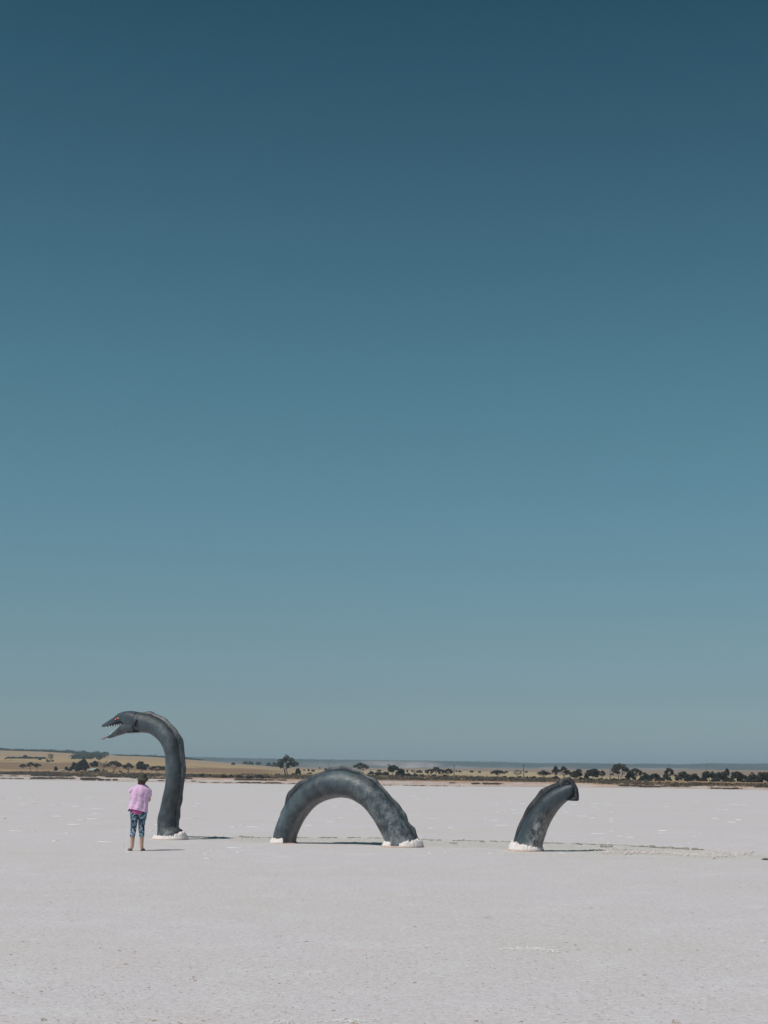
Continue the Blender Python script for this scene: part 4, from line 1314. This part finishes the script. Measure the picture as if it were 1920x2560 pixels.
# rusty and white crumbs on the near salt
pts, ptw = [], []
for _ in range(5200):
    x = rng.uniform(-100, 2020); y = 2150 + 420 * rng.rand() ** .8
    if fn((x * .004, y * .008, 0), 1, 3) + rng.normal() * .25 < 0: continue
    p = ground_at(x, y); s = rng.uniform(.0025, .0075) * (1.8 if rng.rand() < .06 else 1)
    (pts if rng.rand() < .6 else ptw).append(((p.x, p.y, s * .15), (s * 1.8, s * 1.6, s * .45)))
for cxx, cyy, n in ((1220, 2294, 14), (485, 2451, 10), (850, 2227, 8), (885, 2558, 16), (110, 2550, 14), (1690, 2555, 12), (1350, 2375, 8), (700, 2338, 6)):
    for _ in range(n):
        p = ground_at(cxx + rng.normal() * 5, cyy + rng.normal() * 2.0); s = rng.uniform(.003, .008)
        pts.append(((p.x, p.y, s * .3), (s * 1.5, s * 1.4, s * .6)))
for cxx, cyy, wx, n in ((1320, 2372, 38, 160), (1380, 2378, 16, 40), (1793, 2189, 6, 24), (1894, 2275, 6, 24), (1905, 2353, 6, 24), (880, 2552, 30, 60), (700, 2556, 14, 30)):
    for _ in range(n):
        p = ground_at(cxx + rng.normal() * wx, cyy + rng.normal() * 2.0); s = rng.uniform(.005, .013)
        ptw.append(((p.x, p.y, s * .2), (s * 2.0, s * 1.8, s * .6)))
clods('rusty_crumbs', pts, None, M['crumb'], 'small rusty crumbs scattered over the near salt crust', 'crumbs')
clods('salt_crumbs', ptw, None, M['faint'], 'small white salt crumbs scattered over the near crust', 'crumbs')

# thin whiter plates of crust across the middle distance
def plates():
    VV, FF = [], []
    n0 = 0
    def plate(px, py, wpx, dpx):
        nonlocal n0
        p = lake_point(px, py); q = lake_point(px, py + dpx)
        dy = max(.10, abs(p.y - q.y)); w = wpx * p.y / FPX / 2
        n = 14; ring = []
        zz = p.z
        for k in range(n):
            a = 2 * math.pi * k / n
            r = 1 + .45 * fn((math.cos(a) * 1.5 + px, math.sin(a) * 1.5, py), 1, 2)
            ring.append((p.x + math.cos(a) * w * r, p.y + math.sin(a) * dy / 2 * r))
        # follow the slope of the lake
        D = float(D_shore(px)); zs = land_profile(px)[1][0]
        def gz(Y): return 0.0 if Y < 50 else zs * min(1, (Y - 50) / (D - 50))
        top = [(x, y, gz(y) + .006) for x, y in ring]; bot = [(x + (x - p.x) * .10, y + (y - p.y) * .1, gz(y) - .02) for x, y in ring]
        VV.extend(top + bot + [(p.x, p.y, gz(p.y) + .008)])
        for k in range(n):
            k2 = (k + 1) % n
            FF.append((n0 + k, n0 + k2, n0 + n + k2)); FF.append((n0 + k, n0 + n + k2, n0 + n + k)); FF.append((n0 + k, n0 + 2 * n, n0 + k2))
        n0 += 2 * n + 1
    known = [(159, 1967, 7, 1), (160, 1988.5, 16, 1.1), (225, 1995.5, 18, 1.1), (4, 1990, 9, 1.1), (54, 1995.5, 16, 1), (88, 2000, 12, 1.1), (64, 2010, 30, 1), (140, 2012, 14, 1), (312, 1997.5, 14, 1), (308, 2004, 20, 1), (192, 2015.5, 26, 1), (246, 2021, 34, 1),
             (244, 2034, 26, 1), (148, 2040, 24, 1.1), (206, 2049, 20, 1.2), (235, 2047, 40, 1), (190, 2060.5, 44, 1.2), (45, 2077, 50, 1.4), (85, 2079, 8, 1.3), (170, 2083, 12, 1.3), (138, 2102, 18, 1.6), (270, 2104.5, 50, 1.4),
             (705, 1983, 16, 1.1), (840, 2016, 18, 1.1), (886, 2009, 12, 1), (892, 2022, 16, 1), (858, 2044, 24, 1.1), (830, 2055, 22, 1.4), (774, 2063, 20, 1.1), (1035, 1989.5, 24, 1), (1045, 1998, 18, 1.1), (1072, 1998, 14, 1.1), (1085, 2046, 40, 1), (1080, 2070, 16, 1), (1130, 2069, 22, 1),
             (1246, 2008, 14, 1.1), (1280, 2004, 20, 1), (1307, 2009, 10, 1.2), (1287, 2024, 18, 1), (1246, 2030, 14, 1), (1290, 2033, 16, 1), (1240, 2051, 22, 1.1), (1260, 2063, 40, 1), (1436, 2011, 12, 1.1), (1418, 2030, 14, 1), (1490, 2009, 20, 1.1), (1520, 2007.5, 20, 1), (1486, 2017, 14, 1), (1526, 2013, 16, 1), (1460, 2040, 32, 1), (1486, 2044, 16, 1), (1530, 2029.5, 14, 1.1), (1528, 2047.5, 10, 1.1),
             (1385, 2044.5, 12, 1), (1790, 2045.5, 16, 1.1), (1832, 2055, 20, 1.1), (1848, 2049, 12, 1), (1660, 2076, 26, 1.3), (1655, 2083, 14, 1.2), (1555, 2090, 26, 1.4), (1580, 2093, 30, 1.2), (1500, 2084, 40, 1), (482, 2046, 14, 2), (492, 2014, 12, 1), (498, 2009, 12, 1), (590, 2119, 50, 2), (520, 2146, 18, 2), (640, 2067, 34, 1.4), (585, 2067, 14, 1.4)]
    for a in known: plate(*a)
    for _ in range(130):
        px = rng.uniform(-30, 1950); py = 1975 + 165 * rng.rand() ** .9
        if fn((px * .004, py * .02, 3), 1, 2) < -.05: continue
        plate(px, py, rng.uniform(3, 14), rng.uniform(.5, 1.1))
    me = np_mesh('white_crust_patches', np.array(VV), np.array(FF), M['white_salt'], True)
    tag(link(bpy.data.objects.new('white_crust_patches', me)), 'thin whiter patches of salt crust scattered across the lake', 'salt patches', kind='stuff')
plates()

# stick at the right edge
p = ground_at(1912, 2150.5)
V1, F1 = tube([(-.065, 0, .018), (.0, .01, .022), (.06, -.01, .02), (.15, .0, .022), (.26, .02, .03)], [.008, .017, .014, .018, .016], 8)
V2, F2 = tube([(-.005, .0, .02), (.0, -.015, .045)], [.014, .008], 6)
V3, F3 = tube([(.05, .0, .02), (.06, .03, .038)], [.012, .006], 6)
V4, F4 = tube([(.14, 0, .02), (.20, -.05, .05)], [.011, .004], 6)
V, F = join([(V1, F1), (V2, F2), (V3, F3), (V4, F4)])
o = mesh_obj('dark_stick', V, F, M['stick']); o.location = p
tag(o, 'dark knobbly stick lying on the salt at the right picture edge', 'stick')

# ------------------------------------------------------------------ the woman
PB = ground_at(345, 2127.0)
pk = PB.y / FPX * .104          # metres per crop pixel
person = empty('person', PB, 'woman seen from behind in lilac top, leaf-print leggings and olive hat, arms folded', 'person')
s0 = pk
def bx(cx, cy, y=0.0):
    return Vector(((cx - 529) * s0, y, (1993 - cy) * s0))

def skin_obj(name, verts, edges, mat, parent, sub=2, root=0):
    me = bpy.data.meshes.new(name)
    me.from_pydata([tuple(v[0]) for v in verts], edges, [])
    me.materials.append(mat)
    o = link(bpy.data.objects.new(name, me), parent)
    md = o.modifiers.new('skin', 'SKIN'); md.use_smooth_shade = True
    lay = me.skin_vertices[0] if me.skin_vertices else None
    if lay is None:
        bpy.context.view_layer.objects.active = o
        bm_l = me.skin_vertices
    for i, v in enumerate(verts):
        r = v[1]
        me.skin_vertices[0].data[i].radius = (r, r) if isinstance(r, (int, float)) else r
        me.skin_vertices[0].data[i].use_root = (i == root)
    sb = o.modifiers.new('subsurf', 'SUBSURF'); sb.levels = sub; sb.render_levels = sub
    return o

Vb = {}
def nv(k, p, r): Vb[k] = (Vector(p), r)
nv('pelvis', bx(515, 1100, .01), .12)
nv('waist', bx(520, 950, .01), .115)
nv('chest', bx(545, 720, .02), .125)
nv('upper', bx(560, 600, .03), .11)
nv('neck0', bx(572, 490, .035), .058)
nv('neck1', bx(575, 430, .045), .052)
nv('head0', bx(582, 370, .05), .072)
nv('head1', bx(586, 300, .055), .090)
nv('head2', bx(588, 240, .055), .066)
nv('chin', bx(574, 390, .115), .034)
nv('nose', bx(580, 345, .165), .011)
for sd, sx, ex, hx_, kx, ax in (('l', 360, 335, 425, 402, 385), ('r', 735, 752, 607, 603, 608)):
    nv('sh' + sd, bx(sx, 580, .035), .055)
    nv('el' + sd, bx(ex if sd == 'r' else 325, 850, .10), .043)
nv('elr', bx(746, 840, .075), .042)
nv('wrr', bx(600, 800, .235), .028); nv('palmr', bx(540, 790, .25), (.034, .020))
nv('wrl', bx(450, 830, .25), .028); nv('palml', bx(520, 815, .262), (.034, .020))
nv('hl', bx(425, 1130, 0), .085); nv('hr', bx(607, 1130, 0), .085)
nv('tl', bx(415, 1330, 0), .068); nv('tr', bx(603, 1330, 0), .068)
nv('kl', bx(402, 1540, .01), .054); nv('kr', bx(600, 1530, .01), .056)
nv('cl', bx(392, 1730, -.012), .053); nv('cr', bx(608, 1730, -.012), .053)
nv('al', bx(387, 1900, 0), .034); nv('ar', bx(612, 1905, 0), .034)
nv('hel', bx(392, 1960, -.025), .034); nv('her', bx(612, 1965, -.025), .034)
nv('fl', bx(330, 1966, .085), (.034, .022)); nv('fr', bx(632, 1966, .09), (.034, .022))
nv('tol', bx(290, 1975, .15), (.036, .012)); nv('tor', bx(645, 1975, .165), (.036, .012))
Eb = [('pelvis', 'waist'), ('waist', 'chest'), ('chest', 'upper'), ('upper', 'neck0'), ('neck0', 'neck1'), ('neck1', 'head0'), ('head0', 'head1'), ('head1', 'head2'), ('head0', 'chin'), ('head0', 'nose'),
      ('upper', 'shl'), ('shl', 'ell'), ('ell', 'wrl'), ('wrl', 'palml'), ('upper', 'shr'), ('shr', 'elr'), ('elr', 'wrr'), ('wrr', 'palmr'),
      ('pelvis', 'hl'), ('hl', 'tl'), ('tl', 'kl'), ('kl', 'cl'), ('cl', 'al'), ('al', 'hel'), ('al', 'fl'), ('fl', 'tol'),
      ('pelvis', 'hr'), ('hr', 'tr'), ('tr', 'kr'), ('kr', 'cr'), ('cr', 'ar'), ('ar', 'her'), ('ar', 'fr'), ('fr', 'tor')]
# fingers
for sd, sg in (('r', -1), ('l', 1)):
    P0 = Vb['palm' + sd][0]
    for i, (dz, ln) in enumerate([(.030, .9), (.011, 1.0), (-.008, .95), (-.027, .75)]):
        a = P0 + Vector((sg * .035, .004, dz)); b = a + Vector((sg * .032 * ln, .004, dz * .15)); c = b + Vector((sg * .024 * ln, -.008, 0)); d = c + Vector((sg * .018 * ln, -.012, -.003))
        prev = 'palm' + sd
        for q, pt in enumerate((a, b, c, d)):
            kk = 'f%s%d%d' % (sd, i, q); nv(kk, pt, .0085 - q * .0006); Eb.append((prev, kk)); prev = kk
    prev = 'palm' + sd
    for q, pt in enumerate((P0 + Vector((-sg * .005, .01, .035)), P0 + Vector((sg * .015, .02, .058)), P0 + Vector((sg * .034, .02, .068)))):
        kk = 't%s%d' % (sd, q); nv(kk, pt, .0105 - q * .001); Eb.append((prev, kk)); prev = kk
keys = list(Vb)
body = skin_obj('body', [Vb[k] for k in keys], [(keys.index(a), keys.index(b)) for a, b in Eb], M['skin'], person, 2, 0)

for sd in (-1, 1):
    hc = bx(586, 335, .05)
    V, F = blob(hc + Vector((sd * .030, .083, .012)), Vector((.012, 0, 0)), Vector((0, .006, 0)), Vector((0, 0, .008)), 10)
    mesh_obj('eye', V, F, M['eye_white'], person)
    V, F = blob(hc + Vector((sd * .088, .0, -.01)), Vector((.010, 0, 0)), Vector((0, .018, 0)), Vector((0, 0, .028)), 10)
    mesh_obj('ear', V, F, M['skin'], person)
V, F = blob(bx(574, 388, .148), Vector((.022, 0, 0)), Vector((0, .006, 0)), Vector((0, 0, .005)), 10)
mesh_obj('mouth', V, F, M['tongue'], person)

def ell_ring(cx, cy, cz, rx, ry, n=40, f=None):
    out = []
    for k in range(n):
        a = 2 * math.pi * k / n
        p = Vector((cx + rx * math.cos(a), cy + ry * math.sin(a), cz))
        if f: p = f(p, a)
        out.append(p)
    return out

# leggings
def leg_sections(spec, n=26):
    out = []
    P = catmull(spec, len(spec) * 4)
    for cx, cy, w, y in P:
        c = bx(cx, cy, y); r = w / 2 * s0
        out.append(ell_ring(c.x, c.y, c.z, r, r * 1.05, n, lambda p, a: p + Vector((0, 0, 0)) + Vector((math.cos(a), math.sin(a), 0)) * .004 * fn(p * 14, 1, 2)))
    return out
legs = []
V1, F1 = loft(leg_sections([(425, 1140, 205, 0), (420, 1230, 192, 0), (414, 1330, 165, .0), (408, 1430, 148, .005), (402, 1530, 136, .01), (393, 1600, 128, .0), (389, 1658, 120, -.01), (389, 1661, 116, -.01)]))
V2, F2 = loft(leg_sections([(612, 1140, 205, 0), (610, 1230, 186, 0), (598, 1330, 165, .0), (594, 1430, 150, .005), (598, 1530, 138, .01), (604, 1600, 130, .0), (607, 1660, 122, -.01), (607, 1663, 118, -.01)]))
hips = []
for cy, x0, x1, dy in ((1000, 325, 715, .11), (1060, 318, 716, .125), (1120, 314, 716, .13), (1170, 318, 712, .125), (1205, 326, 706, .11), (1222, 350, 680, .085)):
    c = bx((x0 + x1) / 2, cy, .0)
    hips.append(ell_ring(c.x, c.y, c.z, (x1 - x0) / 2 * s0, dy, 40, lambda p, a: p + Vector((0, -.018 * abs(math.cos(a)) ** .5 if math.sin(a) < 0 else 0, 0))))
V3, F3 = loft(hips[::-1])
V, F = join([(V1, F1), (V2, F2), (V3, F3)])
mesh_obj('leggings', V, F, M['leggings'], person)

# magenta undershirt hem
rings = []
for t in np.linspace(0, 1, 8):
    def f(p, a, t=t):
        u = (p.x - bx(512, 0).x) / (205 * s0)
        low = -math.cos(u * 1.5) * 62 * s0 - u * 14 * s0
        return p + Vector((0, 0, low * t + .006 * math.sin(a * 9) * t))
    c = bx(512, 1000 + 80 * t, 0)
    rings.append(ell_ring(c.x, c.y, c.z, (188 + 10 * t) * s0, .138 + .006 * t, 60, f))
V, F = loft(rings, True, False)
o = mesh_obj('undershirt', V, F, M['undershirt'], person)
sm = o.modifiers.new('solid', 'SOLIDIFY'); sm.thickness = .003

# lilac top
secs = [(452, 505, 640, .05, .03), (462, 480, 665, .068, .028), (490, 425, 700, .09, .025), (530, 372, 738, .112, .022), (580, 338, 762, .128, .02), (650, 322, 770, .138, .018), (720, 316, 752, .142, .015), (800, 306, 736, .145, .012), (880, 294, 731, .147, .01), (950, 280, 733, .152, .005), (1010, 272, 732, .156, .0), (1060, 268, 732, .158, -.002)]
P = catmull([(a, b, c, d, e) for a, b, c, d, e in secs], 74)
rings = []
for i, (cy, x0, x1, dy, yc) in enumerate(P):
    t = i / (len(P) - 1)
    def f(p, a, t=t, x0=x0, x1=x1):
        u = (p.x - bx((x0 + x1) / 2, 0).x) / ((x1 - x0) / 2 * s0)
        back_ = -math.sin(a)
        # slanting hem: high on the left, low on the right, side tail at the left corner
        hem = smooth01((t - .72) / .28)
        dz = 0.0
        if back_ > 0:
            dz += hem * (-(u * 48 + 5) * s0 + (-(62) * s0 * smooth01((-u - .86) * 8)) + 18 * s0 * (1 - u * u))
        else: dz += hem * (-20 * s0)
        fold = .0
        fold += .009 * t * math.sin(a * 9 + t * 3 + 2.5 * fn((a, t * 2, 0), 1, 2))
        fold += .003 * math.sin((p.z * 62 + u * 4.0 + 2.2 * fn((u * 1.6, p.z * 5, 3), 1, 2))) * smooth01((t - .35) * 2) * smooth01(back_ + .3)
        fold += .006 * math.sin((u * 9 + p.z * 34)) * smooth01((t - .1) * 3) * (1 - smooth01((t - .5) * 3)) * abs(u) ** 1.5
        fold += .012 * fn((p.x * 5, a * 1.2, p.z * 4), 1, 2)
        rdir = Vector((math.cos(a), math.sin(a), 0))
        return p + rdir * fold + Vector((0, 0, dz))
    c = bx((x0 + x1) / 2, cy, yc)
    rings.append(ell_ring(c.x, c.y, c.z, (x1 - x0) / 2 * s0, dy, 96, f))
V1, F1 = loft(rings, True, False)
def sleeve(pts, rr):
    out = []
    P = catmull([(*p, r1, r2) for p, (r1, r2) in zip(pts, rr)], 18)
    for i, q in enumerate(P):
        p = Vector(q[:3]); nx = Vector(P[min(i + 1, 17)][:3]) - Vector(P[max(i - 1, 0)][:3]); nx.normalize()
        a_ = nx.cross(Vector((0, 1, 0))).normalized(); b_ = nx.cross(a_).normalized()
        out.append([p + a_ * math.cos(t) * q[3] + b_ * math.sin(t) * q[4] + nx * .006 * math.sin(t * 5) + (a_ * math.cos(t) + b_ * math.sin(t)) * .007 * fn((t * 1.3, i * .2, 0), 1, 2) for t in np.linspace(0, 2 * math.pi, 28, endpoint=False)])
    return loft(out, True, False)
V2, F2 = sleeve([bx(420, 560, .03), bx(360, 575, .035), bx(318, 600, .045), bx(300, 628, .055)], [(.055, .09), (.052, .088), (.046, .08), (.044, .078)])
V3, F3 = sleeve([bx(690, 560, .03), bx(728, 590, .035), bx(755, 640, .05), bx(768, 690, .06), bx(764, 735, .065)], [(.055, .09), (.052, .085), (.047, .075), (.040, .066), (.034, .058)])
V4, F4 = sleeve([bx(735, 560, .03), bx(765, 590, .035), bx(785, 620, .04), bx(797, 640, .045)], [(.030, .06), (.032, .06), (.025, .05), (.012, .03)])
V, F = join([(V1, F1), (V2, F2), (V3, F3), (V4, F4)])
o = mesh_obj('lilac_top', V, F, M['shirt'], person)
sm = o.modifiers.new('solid', 'SOLIDIFY'); sm.thickness = .003

# hair
rings = []
for cy, x0, x1, dy, yc in ((330, 488, 690, .098, .045), (365, 484, 684, .10, .04), (395, 480, 664, .098, .036), (420, 476, 652, .088, .03), (440, 474, 646, .066, .022), (449, 482, 640, .045, .02)):
    c = bx((x0 + x1) / 2, cy, yc)
    rings.append(ell_ring(c.x, c.y, c.z, (x1 - x0) / 2 * s0, dy, 36, lambda p, a: p + Vector((math.cos(a), math.sin(a), 0)) * (.006 * math.sin(a * 13) + .006 * fn(p * 30, 1, 2)) if math.sin(a) < .35 else Vector((p.x, min(p.y, .075), p.z))))
V, F = loft(rings[::-1], True, True)
mesh_obj('hair', V, F, M['hair'], person)

# bucket hat
rings = []
prof = [(346, 134, .124), (341, 138, .128), (330, 133, .124), (314, 116, .110), (300, 100, .098), (290, 91, .092), (270, 89, .090), (248, 87, .088), (224, 81, .082), (205, 67, .068), (193, 44, .046), (187, 8, .010)]
for cy, rxp, ry in prof:
    low = max(0, (cy - 288) / 55)
    c = bx(590 - low * 6, cy, .04)
    def f(p, a, low=low):
        dz = low * (.026 * math.sin(a) + .005 * math.sin(3 * a + 1) - .006 * math.cos(a))
        return p + Vector((0, 0, dz)) + Vector((math.cos(a), math.sin(a), 0)) * .006 * fn(p * 12, 1, 2)
    rings.append(ell_ring(c.x, c.y, c.z, rxp * s0, ry, 48, f))
V, F = loft(rings, True, False)
o = mesh_obj('bucket_hat', V, F, M['hat'], person)
sm = o.modifiers.new('solid', 'SOLIDIFY'); sm.thickness = .004

# sandals
for heel, toe in (((397, -.055), (278, .175)), ((608, -.055), (648, .19))):
    a = bx(heel[0], 1993, heel[1]); b = bx(toe[0], 1993, toe[1])
    d = (b - a); L_ = d.length; d.normalize(); n_ = Vector((-d.y, d.x, 0))
    outl = []
    for k in range(26):
        t = 2 * math.pi * k / 26
        u = (1 - math.cos(t)) / 2; w = .043 * abs(math.sin(t)) ** .6 * (1 if math.sin(t) > 0 else -1) * (0.8 + .35 * u)
        outl.append(a + d * (u * L_) + n_ * w)
    rings = [[p + Vector((0, 0, z)) for p in outl] for z in (.001, .016)]
    V, F = loft(rings)
    so = mesh_obj('sandal', V, F, M['sandal'], person, False)
    m0 = a + d * (L_ * .62)
    V1, F1 = tube([m0 + n_ * .044 + Vector((0, 0, .012)), m0 + n_ * .03 + Vector((0, 0, .042)), m0 + d * .03 + Vector((0, 0, .052)), m0 - n_ * .03 + Vector((0, 0, .042)), m0 - n_ * .044 + Vector((0, 0, .012))], [.006] * 5, 6)
    mesh_obj('strap', V1, F1, M['sandal'], so)
